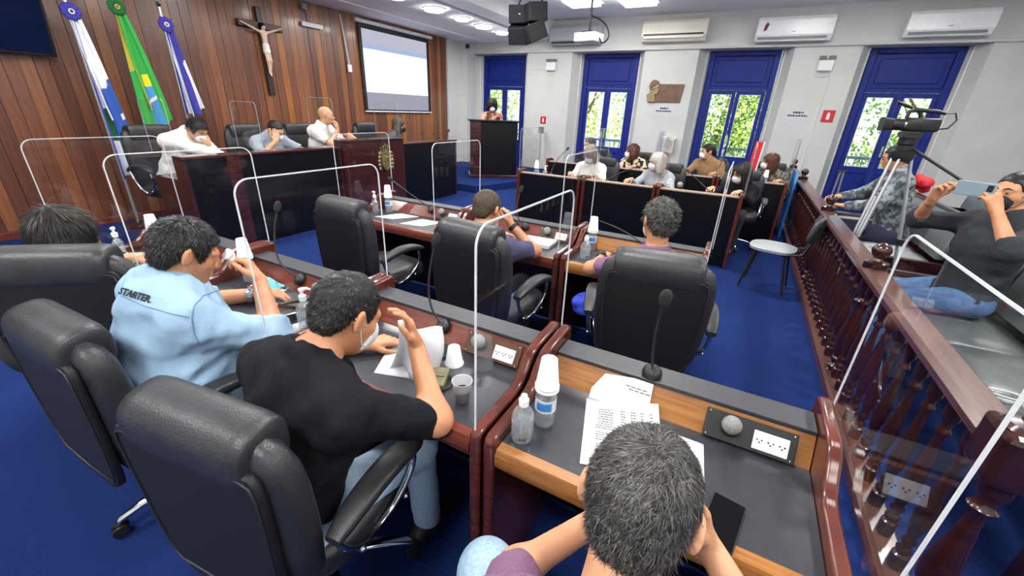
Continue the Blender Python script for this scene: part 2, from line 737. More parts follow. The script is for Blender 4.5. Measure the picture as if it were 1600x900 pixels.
def blades(v, f, flow, count, length, width, lift, rs, curl=0.3, seg=3):
    """Thin tapering hair blades growing from a surface along a flow field."""
    N = vnormals(v, f)
    pick = rs.randint(0, len(f), count)
    w = rs.dirichlet(np.ones(3), count)
    p = (v[f[pick, 0]] * w[:, :1] + v[f[pick, 1]] * w[:, 1:2] + v[f[pick, 2]] * w[:, 2:3])
    nn = N[f[pick, 0]]
    fl = flow(p)
    fl = fl - nn * (fl * nn).sum(1)[:, None]
    fl /= np.maximum(np.linalg.norm(fl, axis=1)[:, None], 1e-6)
    fl += rs.normal(size=fl.shape) * curl
    fl -= nn * (fl * nn).sum(1)[:, None]
    fl /= np.maximum(np.linalg.norm(fl, axis=1)[:, None], 1e-6)
    side = np.cross(fl, nn)
    L = length * (0.6 + 0.8 * rs.rand(count))[:, None]
    lf = lift * (0.3 + 1.2 * rs.rand(count))[:, None]
    rings = []
    for s in range(seg + 1):
        t = s / seg
        c = p + fl * L * t + nn * (lf * L * (math.sin(t * 2.2)) + 0.0005)
        ww = width * (1 - 0.85 * t)
        rings.append(c - side * ww)
        rings.append(c + side * ww)
    V = np.stack(rings, 1).reshape(-1, 3)
    base = np.arange(count)[:, None] * (2 * (seg + 1))
    F = []
    for s in range(seg):
        F.append(np.concatenate([base + 2 * s, base + 2 * s + 1, base + 2 * s + 3, base + 2 * s + 2], 1))
    F = np.concatenate(F)
    r = np.repeat(rs.rand(count) ** 1.7, 2 * (seg + 1))
    return V, F, r
# ------------------------------------------------------------------ people

def frame(fwd, up=(0, 0, 1), roll=0.0):
    f = unit(fwd)
    r = unit(np.cross(f, V3(up)))
    u = np.cross(r, f)
    if roll:
        r, u = r * math.cos(roll) + u * math.sin(roll), -r * math.sin(roll) + u * math.cos(roll)
    return np.stack([r, f, u], 1)      # columns: right, forward, up


def ik(a, b, l1, l2, pole):
    a, b = V3(a), V3(b)
    d = b - a
    L = np.linalg.norm(d)
    L = min(max(L, 0.05), (l1 + l2) * 0.999)
    u = unit(d)
    x = (l1 * l1 - l2 * l2 + L * L) / (2 * L)
    h = math.sqrt(max(l1 * l1 - x * x, 0))
    p = V3(pole)
    p = p - u * (p @ u)
    return a + u * x + unit(p) * h, a + u * L


def hand_prims(S, wrist, direction, palm, side, s=1.0, curl=(0.35, 0.5, 0.4), spread=0.12, thumb=0.6):
    """Palm, four fingers of unequal length and a thumb leaving the side of the palm."""
    d = unit(direction)
    n = V3(palm)
    n = unit(n - d * (n @ d))
    t = np.cross(d, n) * (1 if side == 'R' else -1)      # toward the thumb
    w = V3(wrist)
    k = 0.008 * s
    S.cap(w - d * 0.03 * s, w + d * 0.02 * s, 0.024 * s, 0.026 * s, n, 0.72, k=0.012 * s)
    for i, (o, ln, r) in enumerate(((0.030, 0.074, 0.0088), (0.010, 0.082, 0.0092), (-0.011, 0.076, 0.0088), (-0.030, 0.060, 0.0078))):
        kn = w + d * (0.088 - 0.006 * abs(i - 1)) * s + t * o * s
        S.cap(w + t * o * 0.55 * s + d * 0.01 * s, kn, 0.0155 * s, 0.0125 * s, k=0.014 * s)
        ang = 0.0
        p = kn
        fd = d * math.cos(spread * (1 - i * 0.66)) + t * math.sin(spread * (1 - i * 0.66))
        for j, fr in enumerate((0.45, 0.31, 0.24)):
            ang += curl[j] * (1 + 0.12 * i)
            q = p + (fd * math.cos(ang) + n * math.sin(ang)) * ln * fr * s
            S.cap(p, q, r * s * (1.08 - 0.07 * j), r * s * (1.0 - 0.08 * j), k=k * 0.5)
            p = q
    b = w + d * 0.022 * s + t * 0.024 * s + n * 0.006 * s
    td = unit(d * 0.72 + t * thumb + n * 0.35)
    m = b + td * 0.038 * s
    e = m + unit(d * 0.9 + t * thumb * 0.45 + n * 0.3) * 0.030 * s
    g = e + unit(d * 0.95 + t * thumb * 0.2 + n * 0.35) * 0.024 * s
    S.cap(b, m, 0.0155 * s, 0.0120 * s, k=0.012 * s)
    S.cap(m, e, 0.0112 * s, 0.0100 * s, k=k * 0.5)
    S.cap(e, g, 0.0100 * s, 0.0085 * s, k=k * 0.5)


def head_prims(S, c, R, s=1.0, ears=True, female=False):
    def P(x, y, z):
        return V3(c) + R @ (V3((x, y, z)) * s)

    def E(x, y, z, rx, ry, rz, **kw):
        S.ell(P(x, y, z), V3((rx, ry, rz)) * s, R, **kw)
    jw = 0.9 if female else 1.0
    E(0, -0.014, 0.030, 0.074, 0.096, 0.086, k=0.03 * s)
    E(0, 0.030, -0.030, 0.061 * jw, 0.064, 0.088, k=0.03 * s)
    E(0, 0.052, -0.092, 0.036 * jw, 0.032, 0.026, k=0.03 * s)
    for sx in (-1, 1):
        E(sx * 0.044, 0.045, -0.024, 0.022, 0.026, 0.022, k=0.02 * s)
        S.cap(P(sx * 0.012, 0.086, 0.022), P(sx * 0.046, 0.070, 0.022), 0.0105 * s, 0.0085 * s, k=0.014 * s)
        E(sx * 0.030, 0.097, 0.004, 0.016, 0.012, 0.009, k=0.010 * s, sub=True)
        E(sx * 0.030, 0.078, 0.003, 0.0125, 0.0125, 0.0105, k=0.004 * s)
        E(sx * 0.013, 0.094, -0.032, 0.0085, 0.010, 0.008, k=0.008 * s)
    S.cap(P(0, 0.090, 0.012), P(0, 0.108, -0.028), 0.0075 * s, 0.0115 * s, k=0.014 * s)
    E(0, 0.086, -0.058, 0.023, 0.010, 0.0065, k=0.006 * s)
    E(0, 0.084, -0.069, 0.020, 0.010, 0.0070, k=0.005 * s)
    if ears:
        for sx in (-1, 1):
            a = 0.55 * sx
            R2 = R @ np.array([[math.cos(a), -math.sin(a), 0], [math.sin(a), math.cos(a), 0], [0, 0, 1]])
            S.ell(P(sx * 0.085, -0.014, 0.000), V3((0.0105, 0.022, 0.034)) * s, R2, k=0.008 * s)
            S.ell(P(sx * 0.097, -0.006, 0.004), V3((0.006, 0.010, 0.017)) * s, R2, k=0.006 * s, sub=True)


def zline(y, pts):
    return np.interp(y, [p[0] for p in pts], [p[1] for p in pts])


HAIRLINES = {
    'short': [(-0.12, -0.070), (-0.06, -0.062), (-0.034, -0.020), (-0.020, 0.022), (0.012, 0.018), (0.022, -0.012), (0.036, -0.006), (0.050, 0.050), (0.075, 0.066), (0.12, 0.075)],
    'bald': [(-0.12, -0.045), (-0.03, -0.02), (-0.02, 0.03), (0.03, 0.04), (0.05, 0.2), (0.12, 0.2)],
}


def hair_mesh(style, c, R, s, vox, count, seed, blade=None):
    """Cap of hair with growing blades; style in short, curly, bob, long, afro, tied."""
    c = V3(c)

    def P(x, y, z):
        return c + R @ (V3((x, y, z)) * s)
    S = Solid(0.02 * s)

    def E(x, y, z, rx, ry, rz, **kw):
        S.ell(P(x, y, z), V3((rx, ry, rz)) * s, R, **kw)
    t = {'short': 0.010, 'crop': 0.005, 'curly': 0.011, 'bob': 0.016, 'long': 0.016, 'afro': 0.045, 'tied': 0.012}[style]
    E(0, -0.016, 0.032, 0.075 + t, 0.096 + t, 0.086 + t)
    if style in ('short', 'crop', 'curly'):
        E(0, -0.058, -0.022, 0.058 + t * 0.6, 0.045 + t * 0.5, 0.058)
    if style == 'bob':
        E(0, -0.055, -0.045, 0.088, 0.065, 0.10)
        for sx in (-1, 1):
            E(sx * 0.068, -0.008, -0.055, 0.034, 0.055, 0.095)
    if style == 'long':
        E(0, -0.06, -0.06, 0.088, 0.055, 0.12)
        E(0, -0.07, -0.17, 0.085, 0.042, 0.12)
        for sx in (-1, 1):
            E(sx * 0.070, 0.0, -0.07, 0.028, 0.050, 0.12)
            E(sx * 0.072, 0.018, -0.17, 0.026, 0.035, 0.09)
    if style == 'tied':
        E(0, -0.11, -0.01, 0.04, 0.04, 0.04)
        E(0, -0.13, -0.07, 0.028, 0.028, 0.07)
    if style == 'afro':
        E(0, -0.04, -0.02, 0.12, 0.09, 0.10)
    F, lo, vx, ax = S.field(vox)
    X, Y, Z = np.meshgrid(*ax, indexing='ij')
    L = (np.stack([X, Y, Z], -1) - c) @ R / s
    lx, ly, lz = L[..., 0], L[..., 1], L[..., 2]
    if style in ('short', 'crop', 'curly', 'tied'):
        F = np.maximum(F, (zline(ly, HAIRLINES['short']) - lz) * s * 0.7)
    else:
        # open the face: carve an ellipsoid in front
        fw = 0.060 if style != 'afro' else 0.066
        k0 = np.sqrt((lx / fw) ** 2 + ((ly - 0.115) / 0.10) ** 2 + ((lz + 0.045) / 0.108) ** 2)
        F = np.maximum(F, (1 - k0) * 0.055 * s)
    if style in ('curly', 'afro'):
        F = wrinkle(F, ax, 0.006 * s, 190 / s, seed)
        F = wrinkle(F, ax, 0.004 * s, 330 / s, seed + 5)
    elif style in ('bob', 'long', 'tied'):
        F = wrinkle(F, ax, 0.003 * s, 120 / s, seed, (1, 1, 0.2))
    else:
        F = wrinkle(F, ax, 0.0018 * s, 180 / s, seed)
    v, f = nets(F, lo, vx)
    rs = np.random.RandomState(seed)
    parts = [(v, f)]
    at = [0.25 + 0.2 * rs.rand(len(v))]
    if count:
        crown = P(0.012, -0.055, 0.11)
        upv = R[:, 2]
        bl = blade or {'short': (0.020, 0.0011, 0.30, 0.35), 'crop': (0.009, 0.0010, 0.30, 0.35), 'curly': (0.015, 0.0017, 0.55, 1.1), 'bob': (0.05, 0.0016, 0.10, 0.12),
                       'long': (0.07, 0.0018, 0.08, 0.12), 'afro': (0.03, 0.002, 0.9, 1.2), 'tied': (0.03, 0.0015, 0.08, 0.15)}[style]

        def flow(p):
            q = p - crown
            d = q / np.maximum(np.linalg.norm(q, axis=1)[:, None], 0.02)
            sw = np.cross(d, upv[None]) * 0.35 if style in ('short', 'curly', 'crop') else 0
            return d + sw + np.array([0, 0, -0.4 if style in ('short', 'curly', 'crop') else -0.9])[None]
        bv, bf, br = blades(v, f, flow, count, bl[0] * s, bl[1] * s, bl[2], rs, bl[3])
        parts.append((bv, bf))
        at.append(br)
    return mesh_from('hair', parts, np.concatenate(at))


def person(label, hip, head, face, skin, shirt, pants, group=None, neck=None, arms=None, knees=None, feet=None, yaw=0.0, twist=0.0,
           girth=1.0, belly=0.0, sleeve='short', hair=None, mask=None, vox=0.012, s=1.0, hs=1.0, roll=0.0, collar=True, shoe=None, fine=None,
           wrk=0.004, stand=False, female=False, eyes=True, beard=None, scarf=None, legs=True, sw=0.185, glasses=False):
    """World-space pose. yaw: heading of the body (0 = +y, counter-clockwise). arms: {'L': (hand, dir, palm, curl, pole), ...}."""
    hip, head = V3(hip), V3(head)
    fw = V3((-math.sin(yaw), math.cos(yaw), 0))
    rt = V3((math.cos(yaw), math.sin(yaw), 0))
    up = V3((0, 0, 1))
    HR = frame(face, roll=roll)
    if neck is None:
        neck = head - HR[:, 2] * 0.155 * hs - HR[:, 1] * 0.055 * hs
    neck = V3(neck)
    org = V3((hip[0], hip[1], 0))

    def O(p):
        return V3(p) - org
    tw = yaw + twist
    srt = V3((math.cos(tw), math.sin(tw), 0))
    sp = neck - hip
    spu = unit(sp)
    bw = np.cross(srt, spu)          # forward normal of the chest
    bw = unit(bw) * -1 if (bw @ fw) < 0 else unit(bw)
    chest = hip + sp * 0.66 + bw * 0.012 * girth
    waist = hip + sp * 0.30 - bw * 0.012
    shc = neck - spu * 0.055 * s
    sh = {'R': shc + srt * sw * s, 'L': shc - srt * sw * s}
    vox_f = fine or vox * 0.55
    arms = arms or {}
    l1, l2 = 0.285 * s, 0.255 * s
    arm = {}
    for sd in ('R', 'L'):
        sg = 1 if sd == 'R' else -1
        if sd in arms:
            a = arms[sd]
            el, wr = ik(sh[sd], a[0], l1, l2, a[4] if len(a) > 4 and a[4] is not None else -up * 0.8 + srt * sg * 0.5 - fw * 0.2)
            arm[sd] = (el, wr, unit(a[1]) if a[1] is not None else unit(wr - el), V3(a[2]), a[3])
        else:
            wr0 = sh[sd] - up * 0.33 * s + fw * 0.30 * s - srt * sg * 0.05
            el, wr = ik(sh[sd], wr0, l1, l2, -up * 0.6 + srt * sg * 0.5 - fw * 0.3)
            arm[sd] = (el, wr, unit(fw * 0.9 - srt * sg * 0.35 - up * 0.1), -up, (0.25, 0.35, 0.3))
    if knees is None:
        if stand:
            knees = {'R': hip + rt * 0.09 - up * hip[2] * 0.48 + fw * 0.02, 'L': hip - rt * 0.09 - up * hip[2] * 0.48 + fw * 0.02}
        else:
            knees = {'R': hip + rt * 0.13 + fw * 0.42 * s + up * 0.0, 'L': hip - rt * 0.13 + fw * 0.42 * s}
    if feet is None:
        feet = {k: V3((p[0], p[1], 0.075)) + (fw * 0.03 if not stand else 0) for k, p in knees.items()}
    g = girth

    def torso(S, inf):
        S.ell(O(hip), V3((0.150 * g + inf, 0.118 * g + inf, 0.105 + inf)) * s, np.stack([srt, unit(np.cross(up, srt)), up], 1))
        S.cap(O(hip + up * 0.02), O(waist), (0.132 * g + inf) * s, (0.128 * g + belly * 0.4 + inf) * s, bw, 0.80)
        S.cap(O(waist), O(chest), (0.130 * g + belly * 0.4 + inf) * s, (0.150 * g + inf) * s, bw, 0.76)
        if belly:
            S.ell(O(hip + sp * 0.33 + bw * (0.05 + belly * 0.5)), V3((0.13 * g, 0.10 + belly * 0.6, 0.13)) * s + inf, np.stack([srt, bw, spu], 1))
        S.cap(O(chest), O(hip + sp * 0.84), (0.150 * g + inf) * s, (0.120 * g + inf) * s, bw, 0.72)
        S.cap(O(sh['L'] - spu * 0.018), O(sh['R'] - spu * 0.018), (0.060 * g ** 0.5 + inf) * s, (0.060 * g ** 0.5 + inf) * s)
        for sd in ('L', 'R'):
            S.cap(O(neck + spu * 0.01), O(sh[sd] + spu * 0.012), (0.055 + inf * 0.6) * s, (0.042 + inf) * s)
        if female:
            for sg in (-1, 1):
                S.ell(O(hip + sp * 0.62 + bw * 0.085 * s + srt * sg * 0.065 * s), V3((0.062, 0.06, 0.062)) * s + inf)

    def limb(S, sd, inf, frac_fore, cutu=False):
        el, wr = arm[sd][0], arm[sd][1]
        S.cap(O(sh[sd] - spu * 0.015), O(el), (0.052 * g ** 0.5 + inf) * s, (0.041 * g ** 0.5 + inf) * s)
        if frac_fore > 0:
            e2 = el + (wr - el) * frac_fore
            r2 = 0.040 + (0.027 - 0.040) * frac_fore
            S.cap(O(el), O(e2), (0.041 * g ** 0.5 + inf) * s, (r2 * g ** 0.3 + inf) * s, cut=frac_fore < 0.99)

    def legsolid(S, inf):
        for sd, sg in (('R', 1), ('L', -1)):
            h0 = hip + rt * sg * 0.085 * g * s
            S.cap(O(h0), O(knees[sd]), (0.083 * g ** 0.7 + inf) * s, (0.060 + inf) * s, k=0.04)
            S.cap(O(knees[sd]), O(feet[sd]), (0.058 + inf) * s, (0.042 + inf) * s)

    # ---- body
    S = Solid(0.045)
    torso(S, -0.004)
    S.cap(O(neck - spu * 0.02), O(head - HR[:, 2] * 0.05 * hs - HR[:, 1] * 0.02 * hs), 0.060 * hs * g ** 0.3, 0.054 * hs, k=0.03)
    for sd in ('R', 'L'):
        limb(S, sd, -0.001, 1.0)
    if legs:
        legsolid(S, -0.006)
    F, lo, vx, ax = S.field(vox)
    parts = [nets(F, lo, vx)]
    Sh = Solid(0.03 * hs)
    Sh.cap(O(neck), O(head - HR[:, 2] * 0.05 * hs - HR[:, 1] * 0.02 * hs), 0.0605 * hs * g ** 0.3, 0.0545 * hs, k=0.03)
    head_prims(Sh, O(head), HR, hs, female=female, ears=not (hair and hair[0] in ('bob', 'long', 'afro')))
    F, lo, vx, ax = Sh.field(vox_f)
    parts.append(nets(F, lo, vx))
    for sd in ('R', 'L'):
        el, wr, hd, pn, curl = arm[sd]
        Hs = Solid(0.01)
        Hs.cap(O(wr - (wr - el) * 0.25), O(wr), 0.0295 * s, 0.0262 * s)
        hand_prims(Hs, O(wr), hd, pn, sd, s * 0.98, curl)
        F, lo, vx, ax = Hs.field(max(min(vox_f, 0.0045), 0.0032) if vox < 0.015 else 0.0055)
        parts.append(nets(F, lo, vx))
    me = mesh_from('person', parts)
    body = link_mesh('person', me, skin)
    body.location = org
    tag(body, label, 'person', group)
    # ---- shirt
    S = Solid(0.045)
    torso(S, 0.012)
    ff = {'short': -0.22, 'half': 0.0, 'elbow': 0.22, 'long': 0.93, 'none': None}[sleeve]
    for sd in ('R', 'L'):
        el, wr = arm[sd][0], arm[sd][1]
        if ff is None:
            continue
        if ff < 0:
            e2 = sh[sd] + (el - sh[sd]) * (1 + ff)
            S.cap(O(sh[sd] - spu * 0.015), O(e2), (0.052 * g ** 0.5 + 0.014) * s, (0.047 * g ** 0.5 + 0.016) * s, cut=True)
        else:
            limb(S, sd, 0.013, ff)
            if sleeve == 'elbow':
                e2 = el + (wr - el) * 0.24
                e1 = el + (wr - el) * 0.08
                S.cap(O(e1), O(e2), (0.041 * g ** 0.5 + 0.020) * s, (0.039 * g ** 0.5 + 0.020) * s, cut=True, k=0.008)
    if collar:
        nk = neck + spu * 0.012
        ndir = unit(head - neck)
        cr = unit(np.cross(ndir, bw))
        cf = np.cross(cr, ndir)
        prev = None
        for i in range(15):
            a = math.pi * (0.5 + 2.0 * i / 14.0)
            rr = (0.066 * g ** 0.3 + 0.006) * hs
            q = nk + cr * math.cos(a) * rr + cf * math.sin(a) * rr * 1.05 + ndir * (0.020 - 0.022 * max(math.sin(a), 0))
            if prev is not None:
                S.cap(O(prev), O(q), 0.0135, 0.0135, ndir, 1.9, k=0.008)
            prev = q
    F, lo, vx, ax = S.field(vox * 0.9)
    if wrk:
        F = wrinkle(F, ax, wrk, 34, int(abs(head[0] * 911 + head[1] * 77)) % 9999, (1, 1, 1.6))
        F = wrinkle(F, ax, wrk * 0.5, 75, int(abs(head[0] * 311 + head[1] * 57)) % 9999)
    so = link_mesh('shirt', mesh_from('shirt', [nets(F, lo, vx)]), shirt, body)
    # ---- trousers
    if legs:
        S = Solid(0.04)
        S.ell(O(hip - up * 0.015), V3((0.147 * g, 0.117 * g, 0.098)) * s, np.stack([rt, fw, up], 1))
        legsolid(S, 0.010)
        F, lo, vx, ax = S.field(vox)
        F = wrinkle(F, ax, 0.004, 40, 11)
        link_mesh('trousers', mesh_from('trousers', [nets(F, lo, vx)]), pants, body)
        for sd in ('R', 'L'):
            fo = feet[sd]
            S = Solid(0.03)
            S.cap(O(V3((fo[0], fo[1], 0.042)) - fw * 0.05), O(V3((fo[0], fo[1], 0.036)) + fw * 0.15), 0.042, 0.036)
            S.cap(O(V3((fo[0], fo[1], 0.05))), O(fo + up * 0.02), 0.045, 0.045)
            F, lo, vx, ax = S.field(0.014)
            X = ax[2][None, None, :]
            F = np.maximum(F, np.broadcast_to((0.004 - X).astype(np.float32), F.shape))
            link_mesh('shoe', mesh_from('shoe', [nets(F, lo, vx)]), shoe or M_BLACKPLAST, body)
    # ---- hair, mask, eyes
    if hair:
        st, hm, cnt = hair[:3]
        link_mesh('hair', hair_mesh(st, O(head), HR, hs, min(vox_f, 0.006), cnt, int(abs(head[0] * 531 + 17)) % 997, hair[3] if len(hair) > 3 else None), hm, body)

    def HP(x, y, z):
        return O(head) + HR @ (V3((x, y, z)) * hs)
    if mask is not None:
        S = Solid(0.02 * hs)
        dz = -0.052
        S.ell(HP(0, 0.048, dz), V3((0.064, 0.062, 0.060)) * hs, HR)
        S.ell(HP(0, 0.088, dz + 0.008), V3((0.032, 0.034, 0.042)) * hs, HR)
        F, lo, vx, ax = S.field(min(vox_f, 0.005))
        X, Y, Z = np.meshgrid(*ax, indexing='ij')
        L = (np.stack([X, Y, Z], -1) - O(head)) @ HR / hs
        F = np.maximum(F, (0.040 + 0.25 * np.abs(L[..., 0]) - L[..., 1]) * hs)
        F = np.maximum(F, (L[..., 2] + 0.006 + 0.25 * np.abs(L[..., 0])) * hs)
        link_mesh('face_mask', mesh_from('face_mask', [nets(F, lo, vx)]), mask, body)
        for sg in (-1, 1):
            mb = MB()
            for dz2 in (-0.022, -0.078):
                mb.tube([HP(sg * 0.048, 0.062, dz2), HP(sg * 0.066, 0.035, dz2 + 0.006), HP(sg * 0.080, 0.0, 0.3 * dz2 + 0.004), HP(sg * 0.083, -0.030, 0.012 + 0.2 * dz2)], 0.0018 * hs, 5)
            mb.build('mask_strap', mask, body, 60)
    if eyes:
        for sg in (-1, 1):
            mb = MB()
            e = HP(sg * 0.030, 0.0835, 0.003)
            mb.ball(e, 0.0078 * hs, 10)
            mb.build('eye', M_EYE, body, 60)
            mb = MB()
            mb.tube([HP(sg * 0.012, 0.096, 0.024), HP(sg * 0.030, 0.092, 0.031), HP(sg * 0.048, 0.076, 0.024)], [0.003 * hs, 0.0042 * hs, 0.002 * hs], 6)
            mb.build('eyebrow', hair[1] if hair else M_HAIR_DARK, body, 60)
    if glasses:
        mb = MB()
        for sg in (-1, 1):
            ring = [HP(sg * 0.033 + 0.024 * math.cos(a), 0.104 - 0.012 * abs(sg * 0.033 + 0.024 * math.cos(a)) / 0.06, 0.002 + 0.018 * math.sin(a)) for a in np.linspace(0, 2 * math.pi, 14)[:-1]]
            mb.tube(ring, 0.0018, 5, closed=True)
            mb.tube([HP(sg * 0.057, 0.094, 0.006), HP(sg * 0.079, 0.04, 0.008), HP(sg * 0.082, -0.02, 0.010)], 0.0018, 5)
        mb.build('eyeglasses', M_BLACKPLAST, body, 60)
    body['_arm'] = 0
    del body['_arm']
    return body, dict(org=org, arm=arm, head=head, HR=HR, sh=sh, neck=neck, spu=spu, bw=bw, srt=srt, chest=chest, hip=hip)


def band(info, body, side, name, m, at=0.93, r=0.031, w=0.012):
    """A watch or bracelet around the wrist."""
    el, wr = info['arm'][side][0], info['arm'][side][1]
    c = el + (wr - el) * at - info['org']
    d = unit(wr - el)
    mb = MB()
    mb.lathe([(r, -w), (r + 0.004, -w * 0.8), (r + 0.005, 0), (r + 0.004, w * 0.8), (r, w)], 16, c, tuple(d), cap=False)
    a = unit(np.cross(d, (0.2, 0.5, 0.8)))
    k = c + np.cross(a, d) * (r + 0.004)
    mb.lathe([(0.016, -0.003), (0.017, 0.004), (0.014, 0.007)], 14, k, tuple(np.cross(a, d)))
    return mb.build(name, m, body, 50)


M_EYE = mat('dark_eye', (38, 26, 20), 0.15)
M_HAIR_DARK = mat('dark_brown_hair', (12, 10, 9), 0.45, col2=(46, 40, 36), attr='rnd', spec=0.4)
M_HAIR_BLACK = mat('black_hair', (12, 11, 11), 0.42, col2=(52, 49, 47), attr='rnd', spec=0.4)
M_HAIR_GREY = mat('salt_pepper_hair', (17, 16, 16), 0.45, col2=(112, 110, 107), attr='rnd', spec=0.4)
M_HAIR_CROP = mat('cropped_brown_hair', (52, 42, 32), 0.6, col2=(96, 80, 62), attr='rnd')
M_HAIR_WHITE = mat('white_hair', (168, 166, 160), 0.5, col2=(224, 222, 216), attr='rnd')
M_HAIR_BLOND = mat('ash_blond_hair', (118, 106, 88), 0.5, col2=(196, 184, 164), attr='rnd')
M_HAIR_RED = mat('auburn_hair', (58, 28, 20), 0.45, col2=(116, 62, 44), attr='rnd')
M_SKIN = mat('tan_skin', (186, 128, 92), 0.5, col2=(202, 144, 106), scale=12, bump=0.05, bump_scale=220)
M_SKIN_L = mat('light_skin', (198, 146, 110), 0.5, col2=(208, 158, 122), scale=12, bump=0.05, bump_scale=220)
M_SKIN_D = mat('brown_skin', (128, 82, 56), 0.5, col2=(146, 96, 68), scale=12, bump=0.05, bump_scale=220)
M_DENIM = mat('light_denim', (142, 172, 200), 0.85, col2=(150, 180, 207), scale=160, bump=0.2, bump_scale=500)
M_JEANS = mat('pale_blue_jeans', (146, 176, 204), 0.9, col2=(172, 198, 220), scale=120, bump=0.2, bump_scale=420)
M_JEANS_D = mat('blue_jeans', (70, 102, 146), 0.9, col2=(82, 116, 158), scale=30, bump=0.2, bump_scale=420)
M_BLACKCLOTH = mat('black_cotton', (13, 14, 20), 0.9, col2=(17, 18, 25), scale=60, spec=0.25, bump=0.15, bump_scale=400)
M_JACKET = mat('black_jacket_knit', (20, 20, 23), 0.95, col2=(30, 30, 34), scale=180, bump=0.3, bump_scale=500)
M_PURPLE = mat('plum_cotton', (112, 76, 106), 0.9, col2=(128, 92, 122), scale=140, bump=0.2, bump_scale=500)
M_NAVY = mat('slate_violet_cotton', (64, 62, 92), 0.9, col2=(76, 74, 106), scale=90, bump=0.15, bump_scale=400)
M_WHITECLOTH = mat('white_cotton', (222, 220, 216), 0.9, col2=(232, 231, 228), scale=40, bump=0.12, bump_scale=300)
M_GREYCLOTH = mat('heather_grey_cotton', (138, 146, 158), 0.9, col2=(156, 164, 176), scale=240, bump=0.12, bump_scale=400)
M_TANCLOTH = mat('tan_cotton', (140, 108, 72), 0.9, col2=(158, 124, 86), scale=60)
M_DARKPANTS = mat('dark_trousers', (26, 27, 34), 0.9, col2=(34, 35, 44), scale=60)
M_MASKW = mat('white_face_mask', (232, 234, 236), 0.8)
M_MASKK = mat('black_face_mask', (22, 22, 24), 0.8)
# ------------------------------------------------------------------ the room
XW, YW = -7.22, 10.96          # wood wall face, door plane
CEIL, SOFF = 3.55, 3.15
mb = MB()
mb.span(-7.6, 4.6, -2.4, 11.2, -0.2, 0.0)
struct(mb.build('floor', M_CARPET))
mb = MB()
mb.span(-7.6, 4.6, -2.4, 11.4, CEIL, CEIL + 0.2)
cl = struct(mb.build('ceiling', M_CEIL))
mb = MB()
mb.prism([(-7.6, SOFF), (-4.86, SOFF), (-4.72, SOFF + 0.10), (-4.72, CEIL), (-7.6, CEIL)], 'y', -2.4, 11.0)
mb.build('soffit', M_CEIL, cl)
mb = MB()
mb.span(-6.55, -6.50, -2.4, 10.5, SOFF - 0.012, SOFF)
mb.span(-4.98, -4.95, -2.4, 10.5, SOFF - 0.012, SOFF)
mb.build('soffit_molding', M_CEIL, cl)

# wood wall made of upright planks
mb = MB()
mb.span(-7.6, XW - 0.02, -2.4, 9.62, 0, SOFF)
wall_l = struct(mb.build('wall_left', mat('dark_backing', (40, 20, 15), 0.7)))
M_PL = [mat('wood_plank_dark', (84, 50, 39), 0.34, col2=(107, 66, 50), scale=4, stretch=(9, 9, 0.7), coat=0.15, detail=6),
        mat('wood_plank_brown', (102, 61, 43), 0.34, col2=(124, 77, 54), scale=4, stretch=(9, 9, 0.7), coat=0.15, detail=6),
        mat('wood_plank_russet', (122, 75, 48), 0.34, col2=(144, 92, 59), scale=4, stretch=(9, 9, 0.7), coat=0.15, detail=6),
        mat('wood_plank_amber', (140, 84, 40), 0.34, col2=(160, 100, 50), scale=4, stretch=(9, 9, 0.7), coat=0.15, detail=6)]
PW = 0.125
pm = {}
rp = random.Random(3)
y = 0.75
i = 0
while y < 9.6:
    w = min(PW, 9.62 - y)
    wts = [0.42, 0.36, 0.14, 0.08] if y < 5.2 else [0.26, 0.34, 0.24, 0.16]
    t = rp.choices([0, 1, 2, 3], wts)[0]
    pr = rp.choice((0, 1, 2))
    key = (t, pr, round(w, 3))
    if key not in pm:
        b = MB()
        b.box((0.0 + 0.004 * pr, w / 2, SOFF / 2), (0.03, w - 0.004, SOFF - 0.012))
        me = b.mesh('plank')
        me.materials.append(M_PL[t])
        pm[key] = me
    link_mesh('plank', pm[key], None, wall_l, loc=(XW - 0.012, y, 0.006), bevel=0.0)
    y += PW
    i += 1
mb = MB()
mb.span(-7.6, XW - 0.02, -2.4, 0.75, 0, SOFF)
mb.build('plain_panel', M_PL[0], wall_l)
mb = MB()
mb.prism([(XW - 0.02, 0.0), (XW + 0.05, 0.0), (XW + 0.05, 0.07), (XW + 0.03, 0.085), (XW - 0.02, 0.085)], 'y', -2.2, 9.60)
struct(mb.build('baseboard_left', M_MAHOG_X))
mb = MB()
mb.span(XW - 0.1, XW + 0.05, 9.62, 9.68, 0, SOFF)
struct(mb.build('trim_1', M_WHITEWALL))

# window wall: splayed piers between four tall doors, beam above
DOORX = [-6.22, -3.30, -0.455, 2.32]
HW, HI = 0.68, 0.86
YF = 10.55
mb = MB()
edges = [-7.6]
prev_in, prev_out = -7.6, -7.6
for c in DOORX:
    a_in, a_out = c - HI, c - HW
    mb.prism([(prev_in, YF), (a_in, YF), (a_out, YW - 0.05), (a_out, YW + 0.2), (prev_out, YW + 0.2), (prev_out, YW - 0.05)] if prev_in > -7.5 else
             [(prev_in, YF), (a_in, YF), (a_out, YW - 0.05), (a_out, YW + 0.2), (prev_in, YW + 0.2)], 'z', 0, 2.9)
    prev_in, prev_out = c + HI, c + HW
mb.prism([(prev_in, YF), (4.6, YF), (4.6, YW + 0.2), (prev_out, YW + 0.2), (prev_out, YW - 0.05)], 'z', 0, 2.9)
mb.span(-7.6, 4.6, YF, YW + 0.2, 2.9, CEIL)
wall_b = struct(mb.build('wall_back', M_WHITEWALL))
mb = MB()
mb.span(-7.6, 4.6, YF - 0.05, YF + 0.01, 2.895, 2.94)
mb.build('beam_ledge', M_WHITEWALL, wall_b, bevel=0.01)
